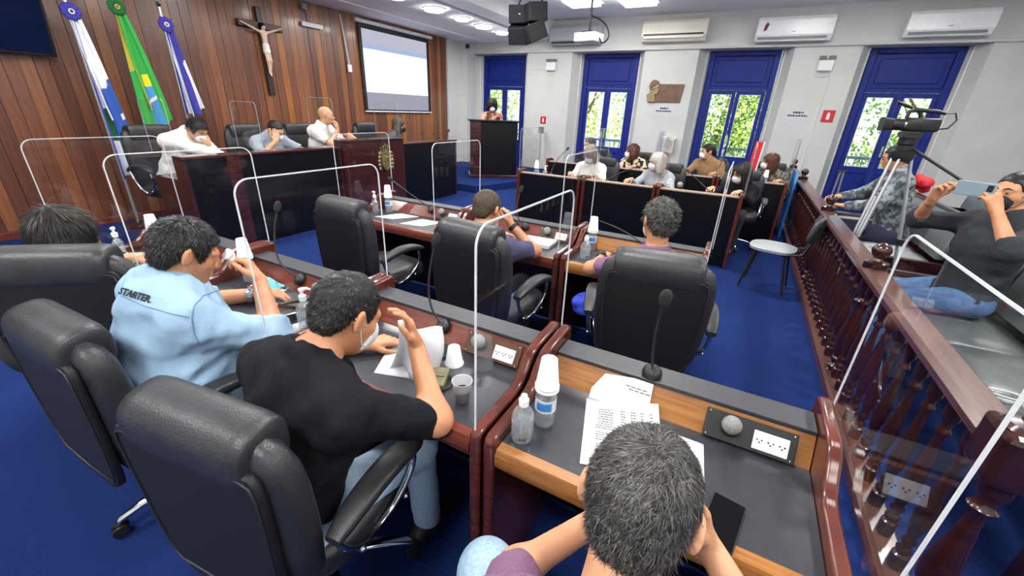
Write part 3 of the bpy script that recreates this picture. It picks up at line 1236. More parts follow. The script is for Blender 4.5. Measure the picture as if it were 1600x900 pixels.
mb = MB()
mb.span(-7.6, XW + 0.02, 9.68, 10.6, 0, SOFF)
mb.span(XW - 0.1, XW + 0.25, 10.2, YF + 0.05, 0, SOFF)
mb.build('corner_pier', M_WHITEWALL, wall_b)
mb = MB()
mb.span(4.4, 4.6, -2.4, 11.2, 0, CEIL)
struct(mb.build('wall_right', M_WHITEWALL))
mb = MB()
mb.span(-7.6, 4.6, -2.4, -2.2, 0, CEIL)
struct(mb.build('wall_front', M_WHITEWALL))

# doors
M_WSTRIP = mat('white_trim_and_lit_reveal', (228, 228, 224), 0.35)


def make_door(n, cx):
    d = bpy.data.objects.new('door_%d' % n, None)
    COL.objects.link(d)
    d.location = (cx, YW, 0)
    struct(d)
    W = HW - 0.01
    b = MB()
    b.span(-W, -W + 0.11, -0.05, 0.07, 0, 2.89)
    b.span(W - 0.11, W, -0.05, 0.07, 0, 2.89)
    b.span(-W + 0.11, W - 0.11, -0.05, 0.07, 2.80, 2.89)
    b.span(-W + 0.11, W - 0.11, -0.06, 0.07, 2.15, 2.22)
    b.build('frame', M_BLUEDOOR, d, bevel=0.008)
    b = MB()
    b.span(-W + 0.11, W - 0.11, -0.005, 0.03, 2.22, 2.80)
    b.prism([(-W + 0.20, 2.30), (W - 0.20, 2.30), (W - 0.20, 2.72), (-W + 0.20, 2.72)], 'y', -0.03, 0.0)
    b.build('transom_panel', M_BLUEDOOR, d, bevel=0.012)
    for s in (-1, 1):
        x0, x1 = (-W + 0.115, -0.004) if s < 0 else (0.004, W - 0.115)
        b = MB()
        b.span(x0, x0 + 0.075, -0.02, 0.03, 0.02, 2.145)
        b.span(x1 - 0.075, x1, -0.02, 0.03, 0.02, 2.145)
        b.span(x0 + 0.075, x1 - 0.075, -0.02, 0.03, 2.065, 2.145)
        b.span(x0 + 0.075, x1 - 0.075, -0.02, 0.03, 0.66, 0.785)
        b.span(x0 + 0.075, x1 - 0.075, -0.02, 0.03, 0.02, 0.16)
        b.span(x0 + 0.075, x1 - 0.075, 0.0, 0.02, 0.16, 0.66)
        lf = b.build('door_leaf', M_BLUEDOOR, d, bevel=0.006)
        b = MB()
        b.span(x0 + 0.075, x1 - 0.075, 0.004, 0.010, 0.785, 2.065)
        b.build('pane', M_PANE, lf)
        b = MB()
        for zz in (0.790, 2.055):
            b.span(x0 + 0.075, x1 - 0.075, -0.012, -0.002, zz, zz + 0.010)
        for xx in (x0 + 0.075, x1 - 0.087):
            b.span(xx, xx + 0.010, -0.012, -0.002, 0.80, 2.055)
        b.build('glazing_bead', M_WSTRIP, lf)
    b = MB()
    b.span(0.02, 0.05, -0.05, -0.02, 1.0, 1.2)
    b.tube([(0.035, -0.05, 1.1), (0.035, -0.09, 1.1), (0.10, -0.09, 1.1)], 0.008, 8)
    b.build('door_handle', M_STEEL, d, 40)
    return d


for n, c in enumerate(DOORX):
    make_door(n + 1, c)
# jamb strips (reveal daylight put into their white) and skirting beside the doors
for n, c in enumerate(DOORX):
    mb = MB()
    for s in (-1, 1):
        mb.box((c + s * (HW + 0.055), YW - 0.13, 1.45), (0.02, 0.10, 2.88), rot=(0, 0, -s * 0.45))
    struct(mb.build('trim_%d' % (n + 2), M_WSTRIP))

# platform for the lectern and dais
mb = MB()
mb.prism([(XW + 0.04, 7.05), (-4.6, 7.05), (-4.25, 8.2), (-4.25, 10.5), (XW + 0.04, 10.5)], 'z', 0.0, 0.14)
struct(mb.build('stage_platform', M_CARPET, bevel=0.01))

# outside: balcony railing and trees
mb = MB()
mb.span(-9, 6, 12.0, 12.06, 0.86, 0.92)
mb.span(-9, 6, 12.0, 12.06, 0.10, 0.14)
x = -9
while x < 6:
    mb.span(x, x + 0.02, 12.02, 12.04, 0.14, 0.86)
    x += 0.13
o = mb.build('balcony_railing', mat('pale_painted_iron', (150, 165, 185), 0.5))
tag(o, 'pale iron balcony railing seen through the blue doors', 'railing')
o['kind'] = 'structure'
mb = MB()
mb.span(-10, 7, 11.2, 12.2, -0.3, -0.05)
struct(mb.build('balcony_slab', M_WHITEWALL))
M_LEAF = [mat('leaf_yellow_green', (150, 170, 60), 0.6, col2=(214, 220, 120), attr='rnd'), mat('leaf_mid_green', (98, 136, 48), 0.6, col2=(176, 200, 96), attr='rnd')]
M_BARK = mat('grey_bark', (96, 84, 70), 0.9, col2=(120, 106, 90), scale=12, bump=0.4)
TREE_LABELS = ['leafy green tree outside the door behind the lectern', 'pale yellow-green tree outside the second blue door', 'light green tree outside the third blue door, left pane',
               'sunlit yellow tree outside the third blue door, right pane', 'bushy green tree outside the rightmost blue door', 'tall green tree between the second and third doors outside']
for k, (tx, ty, tz, rx, rz) in enumerate([(-9.4, 14.4, 1.0, 1.9, 2.4), (-5.4, 15.2, 0.7, 1.4, 2.2), (-0.8, 14.0, 1.1, 1.3, 2.3), (1.3, 18.6, 1.0, 1.9, 2.8), (3.8, 14.2, 1.1, 1.5, 2.5), (-4.2, 20.4, 0.9, 2.1, 2.8)]):
    t = thing('tree', TREE_LABELS[k], 'tree', (tx, ty, -3.5), 0, 'trees outside the doors')
    rs = np.random.RandomState(20 + k)
    b = MB()
    b.tube([(0, 0, 0), (0.05, 0, 2), (0.0, 0.1, tz + 3.5), (0.1, 0, tz + 4.6)], [0.16, 0.13, 0.1, 0.04], 8)
    for q in range(7):
        a = q * 0.9 + k
        z0 = 2.4 + 0.45 * q
        b.tube([(0, 0.05, z0), (0.5 * math.cos(a), 0.5 * math.sin(a), z0 + 0.5), (1.0 * math.cos(a), 1.0 * math.sin(a), z0 + 1.2)], [0.06, 0.04, 0.015], 6)
    b.build('trunk', M_BARK, t, 60)
    n = 5200 if k != 1 else 2600
    ctr = rs.normal(size=(60, 3))
    ctr = ctr / np.linalg.norm(ctr, axis=1)[:, None] * (rs.rand(60, 1) ** 0.4) * np.array([rx, rx, rz]) + np.array([0, 0, tz + 3.5])
    p = ctr[rs.randint(0, 60, n)] + rs.normal(size=(n, 3)) * 0.22
    d1 = rs.normal(size=(n, 3)) + np.array([0, 0, -0.5])
    d1 /= np.linalg.norm(d1, axis=1)[:, None]
    d2 = np.cross(d1, rs.normal(size=(n, 3)))
    d2 /= np.linalg.norm(d2, axis=1)[:, None]
    L = (0.07 + 0.08 * rs.rand(n))[:, None]
    w = L * 0.32
    vv = np.stack([p, p + d1 * L * 0.5 + d2 * w, p + d1 * L, p + d1 * L * 0.5 - d2 * w], 1).reshape(-1, 3)
    ff = np.arange(4 * n).reshape(n, 4)
    me = mesh_from('foliage', [(vv, ff)], np.repeat(rs.rand(n), 4))
    fo = link_mesh('foliage', me, M_LEAF[0 if k in (1, 3) else 1], t)
    fo['kind'] = 'stuff'

# ------------------------------------------------------------------ lights of the room
M_DIFFD = emit_mat('lit_downlight_dome', (255, 253, 248), 40.0)
M_DIFFP = emit_mat('lit_panel_diffuser', (255, 253, 248), 22.0)
M_DIFFP2 = emit_mat('lit_panel_diffuser_soft', (255, 253, 248), 13.0)
panel_spots = [(2.6, 8.0, 'added ceiling light panel before the rightmost blue door, brightening the right wall'), (-3.35, 8.75, 'square ceiling light panel above the row of blue doors, left of the projector'), (-2.35, 9.0, 'square ceiling light panel right of the projector pole'),  # first panel is added out of view to brighten the right wall
               (0.6, 8.6, 'square ceiling light panel high above the witness desks'), (-3.3, 5.3, 'square ceiling light panel above the loudspeakers'),
               (-0.6, 5.2, 'square ceiling light panel over the aisle beside the chairs'), (2.4, 5.2, 'square ceiling light panel over the visitors\' benches'),
               (-3.3, 1.9, 'square ceiling light panel above the left front desks'), (-0.6, 1.9, 'square ceiling light panel above the middle front desks'),
               (2.4, 1.9, 'square ceiling light panel above the railing gate'), (-3.3, -1.0, 'square ceiling light panel behind the left chairs'),
               (-0.6, -1.0, 'square ceiling light panel behind the photographer'), (2.4, -1.0, 'square ceiling light panel in the rear right corner')]


def area(name, parent, size, watts, z, shape='SQUARE', col=(1.0, 0.985, 0.96)):
    ld = bpy.data.lights.new(name, 'AREA')
    ld.shape = shape
    ld.size = size
    ld.energy = watts
    ld.color = col
    lo = bpy.data.objects.new(name, ld)
    COL.objects.link(lo)
    lo.parent = parent
    lo.location = (0, 0, z)
    return lo


for (x, y, lb) in panel_spots:
    t = thing('ceiling_light', lb, 'light', (x, y, CEIL), 0, 'square ceiling lights')
    b = MB()
    b.span(-0.33, 0.33, -0.33, -0.29, -0.03, 0.0)
    b.span(-0.33, 0.33, 0.29, 0.33, -0.03, 0.0)
    b.span(-0.33, -0.29, -0.29, 0.29, -0.03, 0.0)
    b.span(0.29, 0.33, -0.29, 0.29, -0.03, 0.0)
    b.build('frame', M_WHITEPLAST, t)
    b = MB()
    b.span(-0.29, 0.29, -0.29, 0.29, -0.085, -0.002)
    b.build('diffuser', M_DIFFP if y < 7.5 else M_DIFFP2, t, bevel=0.006)
    area('panel_lamp', t, 0.56, PANEL_WATTS * (0.3 if y > 7.5 else 1.0), -0.095)
DL = ['round downlight nearest the wood wall screen', 'second round downlight along the soffit', 'third round downlight along the soffit, the smaller one', 'round downlight beside the hanging loudspeakers']
k = 0
for j, y in enumerate([-0.9, 0.9, 2.7, 4.5, 5.85, 6.78, 7.62, 8.40, 9.16]):
    lb = DL[j - 5] if j >= 5 else 'round downlight in the soffit over the dais, number %s from the rear' % ['one', 'two', 'three', 'four', 'five'][j]
    t = thing('downlight', lb, 'light', (-5.32, y, SOFF), 0, 'round downlights in the soffit')
    r = 0.17 if j % 2 else 0.13
    b = MB()
    b.lathe([(r + 0.03, 0.0), (r + 0.03, -0.012), (r, -0.02), (r, 0.0)], 24, cap=False)
    b.build('ring', M_WHITEPLAST, t, 40)
    b = MB()
    b.lathe([(r * 0.9, -0.045), (r * 0.98, -0.040), (r, -0.004)], 24)
    b.build('diffuser', M_DIFFD, t, 40)
    area('down_lamp', t, 2 * r, DOWNLIGHT_WATTS, -0.055, 'DISK')
# ------------------------------------------------------------------ legislators' desks and acrylic shields
SIDE = [(0.0, 0.0), (0.0, 0.725)] + bez((0.0, 0.725), (0.0, 0.757), (0.02, 0.760), (0.05, 0.760), 5)[1:] + [(0.22, 0.760)] + \
    bez((0.22, 0.760), (0.31, 0.762), (0.30, 0.850), (0.39, 0.856), 8)[1:] + [(0.545, 0.862)] + bez((0.545, 0.862), (0.575, 0.862), (0.58, 0.85), (0.58, 0.83), 4)[1:] + [(0.58, 0.0)]


def outlet_plate(parent, x, m_plate, sockets=True, mirror=False):
    """Plate on the inclined riser: gooseneck microphone head beside a white socket strip."""
    rot = Matrix.Rotation(math.radians(-34), 3, 'X')
    c = Vector((x, 0.402, 0.762))

    def P(u, w, h):
        v = rot @ Vector((u, -h, w))
        return (c.x + v.x, c.y + v.y, c.z + v.z)
    b = MB()
    b.box(P(0, 0, 0.003), (0.235, 0.007, 0.084), rot)
    pl = b.build('socket_plate', m_plate, parent, bevel=0.002)
    s = -1 if mirror else 1
    b = MB()
    b.box(P(s * 0.055, -0.006, 0.009), (0.088, 0.006, 0.052), rot)
    b.build('white_socket', M_WHITEPLAST, pl, bevel=0.002)
    for k in range(3):
        b = MB()
        for j, (du, dw) in enumerate(((-0.006, 0.0), (0.006, 0.0), (0.0, -0.007))):
            b.box(P(s * (0.055 + (k - 1) * 0.028) + du, -0.004 + dw, 0.0125), (0.004, 0.002, 0.004), rot)
        b.build('socket_holes', M_BLACKPLAST, pl)
    b = MB()
    for du in (-0.108, 0.108):
        for dw in (-0.034, 0.034):
            b.ball(P(du, dw, 0.007), 0.0032, 8)
    b.build('screws', M_CHROME, pl, 60)
    b = MB()
    b.lathe([(0.026, 0.0), (0.027, 0.012), (0.022, 0.018)], 18, P(-s * 0.05, 0.004, 0.006), tuple(rot @ Vector((0, -1, 0))))
    b.build('microphone_collar', M_BLACKPLAST, pl, 40)
    b = MB()
    b.ball(P(-s * 0.05, 0.012, 0.040), 0.027, 16)
    b.build('microphone_grille', M_GRILLE, pl, 60)
    return pl


M_GRILLE = mat('grey_mesh_grille', (128, 130, 126), 0.45, 0.6, col2=(172, 174, 168), scale=420, bump=0.6, bump_scale=500)
M_PLATE_K = mat('black_plate', (24, 24, 26), 0.4)
M_PLATE_B = mat('brown_plate', (70, 44, 36), 0.35)


def make_desk(x0, y0, w, style, label, group, flip=False, plate=True, ledge=None, name='desk'):
    t = thing(name, label, 'desk', (x0, y0, 0), math.pi if flip else 0.0, group)
    wood = M_OAK if style == 'oak' else M_MAHOG_X
    th = 0.036
    for a in (0.004, w - th - 0.004):
        b = MB()
        b.prism(SIDE, 'x', a, a + th)
        b.build('side_panel', M_MAHOG, t, 50, bevel=0.010)
    a, e = th + 0.006, w - th - 0.006
    b = MB()
    b.span(a, e, 0.03, 0.392, 0.692, 0.722)
    b.build('work_surface', M_BLACKTOP, t)
    b = MB()
    b.prism([(0.03, 0.650), (0.012, 0.655), (0.004, 0.675), (0.004, 0.705), (0.014, 0.722), (0.045, 0.7235), (0.045, 0.650)], 'x', a, e)
    b.build('front_edge', wood, t, 40)
    b = MB()
    b.prism([(0.388, 0.722), (0.440, 0.802), (0.455, 0.802), (0.455, 0.700), (0.388, 0.700)], 'x', a, e)
    b.build('riser_board', wood, t)
    b = MB()
    b.span(a, e, 0.436, 0.535, 0.802, 0.817)
    b.build('ledge', ledge or M_GREYTOP, t, bevel=0.003)
    b = MB()
    b.span(a, e, 0.50, 0.525, 0.02, 0.802)
    b.build('back_panel', M_BLACKPANEL, t)
    if plate:
        outlet_plate(t, w - 0.20, M_PLATE_K if style == 'oak' else M_PLATE_B)
    return t


def make_shield(label, loc, rotz=0.0, w=0.60, h=0.57, r=0.05, group='acrylic desk shields', name='acrylic_shield', faint=False):
    """Clear sheet standing in the local y-z plane."""
    t = thing(name, label, 'shield', loc, rotz, group)
    pts = [(0, 0.012), (0, h - r)]
    for k in range(1, 7):
        a = math.pi / 2 * k / 6
        pts.append((r - r * math.cos(a), h - r + r * math.sin(a)))
    pts.append((w - r, h))
    for k in range(1, 7):
        a = math.pi / 2 * k / 6
        pts.append((w - r + r * math.sin(a), h - r + r * math.cos(a)))
    pts.append((w, 0.012))
    key = (round(w, 3), round(h, 3), faint)
    if key not in SHIELD_ME:
        b = MB()
        n = len(pts)
        b.add([(0, p[0], p[1]) for p in pts], [tuple(range(n))])
        m1 = b.mesh('pane')
        m1.materials.append(M_ACRYL)
        b = MB()
        nn = len(pts)
        vs = []
        for i, p in enumerate(pts):
            q0 = Vector(pts[max(i - 1, 0)])
            q1 = Vector(pts[min(i + 1, nn - 1)])
            tv = (q1 - q0).normalized()
            nv = Vector((-tv.y, tv.x)) * 0.0021
            for xx, sg in ((-0.0022, -1), (0.0022, -1), (0.0022, 1), (-0.0022, 1)):
                vs.append((xx, p[0] + nv.x * sg, p[1] + nv.y * sg))
        fs = []
        for i in range(nn - 1):
            for k in range(4):
                k2 = (k + 1) % 4
                fs.append((i * 4 + k, i * 4 + k2, i * 4 + 4 + k2, i * 4 + 4 + k))
        fs += [(0, 1, 2, 3), tuple(4 * (nn - 1) + k for k in (3, 2, 1, 0))]
        b.add(vs, fs)
        m2 = b.mesh('edge')
        m2.materials.append(M_ACRYL_EDGE2 if faint else M_ACRYL_EDGE)
        SHIELD_ME[key] = (m1, m2)
    m1, m2 = SHIELD_ME[key]
    link_mesh('pane', m1, None, t)
    link_mesh('polished_edge', m2, None, t)
    for yy in (0.16 * w, 0.84 * w):
        b = MB()
        b.span(-0.006, 0.006, yy - 0.012, yy + 0.012, -0.004, 0.02)
        b.build('clip', M_ACRYL, t)
    return t


SHIELD_ME = {}
M_ACRYL_EDGE2 = mat('thin_acrylic_edge', (190, 194, 200), 0.3, col2=(204, 208, 212), scale=8, alpha=0.42)
NY, FY = 0.745, 2.315
GN, GF, GW1, GW2 = 'near row of desks', 'front row of desks', 'first row of witness desks', 'second row of witness desks'
make_desk(-0.468, NY, 0.86, 'oak', 'amber-edged black desk in the foreground under the grey-haired man', GN)
make_desk(-1.362, NY, 0.89, 'mahog', 'mahogany desk where the man in the black shirt leans', GN)
make_desk(-2.262, NY, 0.895, 'mahog', 'mahogany desk where the man in the light denim shirt leans', GN)
make_desk(-3.165, NY, 0.90, 'mahog', 'mahogany desk at the far left in front of the dark-haired woman', GN, plate=False)
make_desk(-0.885, FY, 0.84, 'oak', 'amber-edged black desk of the curly-haired man with the wristwatch', GF)
make_desk(-1.85, FY, 0.96, 'mahog', 'mahogany desk of the man with close-cropped hair', GF)
make_desk(-2.82, FY, 0.965, 'mahog', 'mahogany desk with two papers behind the empty black chair', GF)
for k, (x1, lb) in enumerate([(0.10, 'black-fronted witness desk nearest the aisle, first row'), (-0.815, 'middle black-fronted witness desk of the first row, before the white-haired woman'),
                              (-1.745, 'black-fronted witness desk of the first row nearest the lectern')]):
    make_desk(x1, 5.63, 0.91, 'mahog', lb, GW1, flip=True, plate=False, ledge=M_TANTOP, name='witness_desk')
for k, (x1, lb) in enumerate([(0.60, 'rear witness desk nearest the railing, before the auburn-haired person'), (-0.28, 'rear witness desk before the person in tan'),
                              (-1.16, 'rear witness desk before the woman in the patterned blouse'), (-2.04, 'rear witness desk closest to the lectern, with bottles')]):
    make_desk(x1, 7.15, 0.87, 'mahog', lb, GW2, flip=True, plate=False, ledge=M_TANTOP, name='witness_desk')
for x, lb in [(-0.468, 'clear acrylic shield between the grey-haired man and the man in black'), (-1.362, 'clear acrylic shield between the man in black and the man in denim'),
              (-2.262, 'clear acrylic shield left of the man in denim'), (-3.17, 'clear acrylic shield at the far left end of the near desks'), (0.395, 'clear acrylic shield beside the railing in the right foreground')]:
    make_shield(lb, (x, 0.715, 0.795))
for x, lb in [(-2.82, 'clear acrylic shield at the left end of the front desks'), (-1.85, 'clear acrylic shield behind the empty black chair\'s desk'), (-0.885, 'clear acrylic shield left of the curly-haired man'),
              (-0.045, 'clear acrylic shield seen edge-on right of the curly-haired man')]:
    make_shield(lb, (x, 2.285, 0.795))
for x, lb in [(-2.63, 'acrylic shield at the lectern end of the first witness row'), (-1.72, 'acrylic shield left of the blond woman'), (-0.81, 'acrylic shield beside the white-haired woman'), (0.10, 'acrylic shield at the aisle end of the first witness row')]:
    make_shield(lb, (x, 5.08, 0.80), faint=True)
for x, lb in [(-2.04, 'acrylic shield left of the woman in the patterned blouse'), (-1.16, 'acrylic shield between the patterned blouse and the tan shirt'), (-0.28, 'acrylic shield right of the person in tan'), (0.60, 'acrylic shield at the railing end of the rear witness row')]:
    make_shield(lb, (x, 6.60, 0.80), faint=True)

# ------------------------------------------------------------------ executive chairs


def make_chair(label, loc, rotz, sc=(1, 1, 1), group='black executive chairs'):
    t = thing('executive_chair', label, 'chair', loc, rotz, group)
    t.scale = sc
    if CHAIR:
        for nm, me, md, kids in CHAIR:
            o = link_mesh(nm, me, None, t, bevel=0)
            for n2, m2 in kids:
                link_mesh(n2, m2, None, o)
        return t

    def reg(o):
        kids = [(c.name.split('.')[0], c.data) for c in o.children]
        CHAIR.append((o.name.split('.')[0], o.data, None, kids))
    # star base
    for k in range(5):
        a = math.radians(90 + 72 * k + 20)
        d = Vector((math.cos(a), math.sin(a), 0))
        n = Vector((-d.y, d.x, 0))
        b = MB()
        secs = []
        for q, (r, z, wd, hh) in enumerate([(0.03, 0.115, 0.026, 0.022), (0.12, 0.118, 0.024, 0.018), (0.22, 0.100, 0.020, 0.014), (0.29, 0.075, 0.016, 0.011), (0.305, 0.062, 0.010, 0.008)]):
            secs.append((d * r + Vector((0, 0, z)), n * wd, Vector((0, 0, hh)), 3))
        b.loft(secs, 12)
        lg = b.build('base_leg', M_CHROME, t, 50)
        b = MB()
        for s in (-1, 1):
            b.lathe([(0.012, -0.009), (0.026, -0.009), (0.028, 0), (0.026, 0.009), (0.012, 0.009)], 14, d * 0.298 + n * 0.016 * s + Vector((0, 0, 0.029)), tuple(n))
        b.box(d * 0.298 + Vector((0, 0, 0.045)), (0.03, 0.03, 0.03), (0, 0, a))
        b.build('caster', M_BLACKPLAST, lg, 50)
        reg(lg)
    b = MB()
    b.lathe([(0.045, 0.085), (0.048, 0.135), (0.030, 0.15), (0.030, 0.26), (0.020, 0.265), (0.020, 0.40)], 16)
    b.box((0, 0, 0.405), (0.20, 0.26, 0.03))
    reg(b.build('gas_lift', M_BLACKPLAST, t, 40))
    # seat
    b = MB()
    secs = []
    for z, k in [(0.405, 0.90), (0.415, 0.97), (0.44, 1.0), (0.475, 1.0), (0.497, 0.965), (0.510, 0.88), (0.516, 0.6), (0.515, 0.2)]:
        secs.append(((0, 0.03, z), (0.262 * k, 0, 0), (0, 0.262 * k, 0.0), 4))
    b.loft(secs, 36)
    reg(b.build('seat', M_LEATHER, t, 60))
    # backrest: bolstered cushion in front of a flat upright rear panel
    sp = [(-0.205, 0.43), (-0.213, 0.50), (-0.218, 0.60), (-0.222, 0.70), (-0.226, 0.80), (-0.232, 0.88), (-0.238, 0.935), (-0.242, 0.965)]
    wd = [0.205, 0.240, 0.254, 0.262, 0.264, 0.258, 0.240, 0.200]
    tk = [0.040, 0.058, 0.062, 0.062, 0.060, 0.056, 0.046, 0.024]
    b = MB()
    secs = []
    for (y, z), w, k in zip(sp, wd, tk):
        secs.append(((0, y, z), (w, 0, 0), (0, k, 0.05 * k), 3.6))
    b.loft(secs, 40)
    bk = b.build('backrest', M_LEATHER, t, 60)
    b = MB()
    secs = []
    for z, w in [(0.40, 0.150), (0.43, 0.185), (0.48, 0.205), (0.60, 0.218), (0.75, 0.228), (0.86, 0.230), (0.90, 0.224), (0.915, 0.21)]:
        secs.append(((0, -0.283 - 0.010 * (z - 0.4), z), (w, 0, 0), (0, 0.013, 0), 9))
    b.loft(secs, 40)
    b.build('rear_panel', M_LEATHER_BACK, bk, 50)
    b = MB()
    loop = [(-0.196, 0.49), (-0.210, 0.60), (-0.220, 0.75), (-0.222, 0.86), (-0.214, 0.896), (-0.19, 0.906), (0, 0.909), (0.19, 0.906), (0.214, 0.896), (0.222, 0.86), (0.220, 0.75), (0.210, 0.60), (0.196, 0.49), (0.17, 0.44), (0.0, 0.425), (-0.17, 0.44)]
    b.tube([(x, -0.296 - 0.010 * (z - 0.4), z) for x, z in loop], 0.0035, 6, closed=True)
    b.build('panel_piping', M_LEATHER, bk, 60)
    for zz in (0.60, 0.74):
        b = MB()
        yy = np.interp(zz, [p[1] for p in sp], [p[0] for p in sp])
        b.tube([(-0.21, yy + 0.052, zz), (-0.1, yy + 0.062, zz - 0.01), (0.1, yy + 0.062, zz - 0.01), (0.21, yy + 0.052, zz)], 0.006, 6)
        b.build('seam_welt', M_LEATHER, bk, 60)
    reg(bk)
    # headrest roll wrapping over the top
    b = MB()
    secs = []
    for x, k in [(-0.196, 0.60), (-0.194, 0.86), (-0.188, 0.95), (-0.15, 1.0), (0.0, 1.01), (0.15, 1.0), (0.188, 0.95), (0.194, 0.86), (0.196, 0.60)]:
        secs.append(((x, -0.236, 0.922), (0, 0.0, 0.080 * k), (0, 0.070 * k, 0.012 * k), 2.8))
    b.loft(secs, 32)
    reg(b.build('headrest', M_LEATHER, t, 70))
    for s in (-1, 1):
        b = MB()
        pts = bez((0.292 * s, -0.20, 0.635), (0.300 * s, -0.08, 0.690), (0.305 * s, 0.05, 0.690), (0.300 * s, 0.17, 0.640), 10)
        rs = [0.020, 0.026, 0.029, 0.031, 0.032, 0.033, 0.033, 0.033, 0.032, 0.029, 0.018]
        secs = []
        for i, p in enumerate(pts):
            secs.append((p, (rs[i] * 1.15, 0, 0), (0, 0.0, rs[i] * 0.62), 3.5))
        b.loft(secs, 16)
        ar = b.build('armrest', M_LEATHER, t, 60)
        b = MB()
        b.tube(bez((0.298 * s, 0.13, 0.640), (0.300 * s, 0.17, 0.56), (0.292 * s, 0.10, 0.50), (0.275 * s, 0.04, 0.455), 8) +
               bez((0.262 * s, -0.04, 0.43), (0.285 * s, -0.10, 0.46), (0.290 * s, -0.17, 0.54), (0.292 * s, -0.19, 0.628), 8), 0.0115, 8, flat=0.8)
        b.build('chrome_bracket', M_CHROME, ar, 60)
        b = MB()
        b.ball((0.300 * s, 0.085, 0.470), 0.010, 8)
        b.build('bolt', M_CHROME, ar, 60)
        b = MB()
        b.ball((0.292 * s, -0.11, 0.478), 0.010, 8)
        b.build('bolt', M_CHROME, ar, 60)
        reg(ar)
    return t


CHAIR = []
D2R = math.radians
make_chair('black leather executive chair in the foreground behind the man in black', (-0.99, 0.55, 0), D2R(8), (1, 1, 0.965))
make_chair('black leather executive chair behind the man in light denim, headrest at the left edge', (-1.75, 0.54, 0), D2R(2), (1, 1, 0.97))
make_chair('black leather executive chair at the far left behind the dark-haired woman', (-2.47, 0.66, 0), D2R(40), (1.08, 1, 1.03))
make_chair('black leather executive chair carrying the grey-haired man in the foreground', (-0.03, 0.16, 0), 0.0, (1, 1, 0.92))
make_chair('empty black leather executive chair at the front desks', (-2.16, 2.0, 0), D2R(-2), (0.95, 1, 1.04))
make_chair('black leather executive chair of the man with close-cropped hair', (-1.19, 2.02, 0), D2R(-4), (1, 1, 1.03))
make_chair('black leather executive chair of the curly-haired man', (-0.27, 2.10, 0), D2R(10), (1, 1, 1.03))
for (x, y, r, lb) in [(-5.82, 2.44, -80, 'high black leather chair behind the man in the white jacket'), (-5.74, 3.46, -90, 'high black leather chair behind the man in the grey T-shirt'),
                      (-5.80, 4.28, -90, 'high black leather chair behind the balding man in the white polo'), (-5.85, 5.66, -90, 'high black leather chair under the projection screen')]:
    make_chair(lb, (x, y, 0), D2R(r), (1.08, 1.05, 1.27), 'high chairs on the dais')
for (x, y, r, lb) in [(-1.84, 6.1, 180, 'black chair back behind the blond woman'), (-0.93, 6.12, 172, 'black chair back behind the white-haired woman'), (0.06, 6.12, 180, 'black chair behind the long-haired woman'),
                      (-1.58, 7.62, 176, 'black chair behind the woman in the patterned blouse'), (-0.42, 7.62, 180, 'black chair behind the person in tan'), (0.42, 7.62, 180, 'black chair behind the auburn-haired person'), (-2.4, 7.62, 180, 'black chair in the rear row nearest the lectern')]:
    make_chair(lb, (x, y, 0), D2R(r), (0.98, 0.98, 0.98), 'chairs of the witness rows')

# ------------------------------------------------------------------ dais


def dais_unit(label, y0, y1, h, front_mat, pil, xf=-4.87, depth=0.62, name='dais_desk'):
    t = thing(name, label, 'desk', (xf, y0, 0), 0, 'dais desks')
    L = y1 - y0
    b = MB()
    b.span(-0.03, 0.0, 0.04, L - 0.04, 0.0, h - 0.03)
    b.build('front_panel', front_mat, t)
    b = MB()
    b.span(-0.17, 0.02, 0.0, L, h - 0.03, h)
    b.build('top_rail', M_MAHOG_DK, t, bevel=0.008)
    for yy in (0.0, L - 0.04):
        b = MB()
        b.span(-depth, -0.0, yy, yy + 0.04, 0.0, 0.80)
        b.span(-0.16, -0.0, yy, yy + 0.04, 0.80, h - 0.03)
        b.build('side_panel', M_MAHOG_DK, t)
    b = MB()
    b.span(-depth, -0.03, 0.04, L - 0.04, 0.77, 0.80)
    b.build('worktop', M_BLACKTOP, t)
    for yy in pil:
        b = MB()
        b.span(0.0, 0.012, yy, yy + 0.14, 0.0, h - 0.03)
        b.build('pilaster', M_MAHOG_DK, t, bevel=0.004)
    return t


M_MAHOG_Y = mat('polished_mahogany_deep', (92, 38, 26), 0.22, col2=(122, 54, 36), scale=5, stretch=(14, 1, 14), coat=0.4, detail=5)
M_MAHOG_DK = mat('dark_mahogany_front', (50, 21, 20), 0.24, col2=(66, 29, 27), scale=4, stretch=(1, 1, 8), coat=0.5)
dais_unit('long black-fronted dais desk below the men in white and grey', 2.13, 4.06, 1.035, M_BLACKPANEL, [0.42])
cd = dais_unit('raised mahogany centre of the dais bearing a carved crest', 4.07, 5.26, 1.115, M_MAHOG_DK, [], xf=-4.84, depth=0.66)
dais_unit('black-fronted dais desk below the projection screen', 5.27, 6.75, 1.02, M_BLACKPANEL, [])
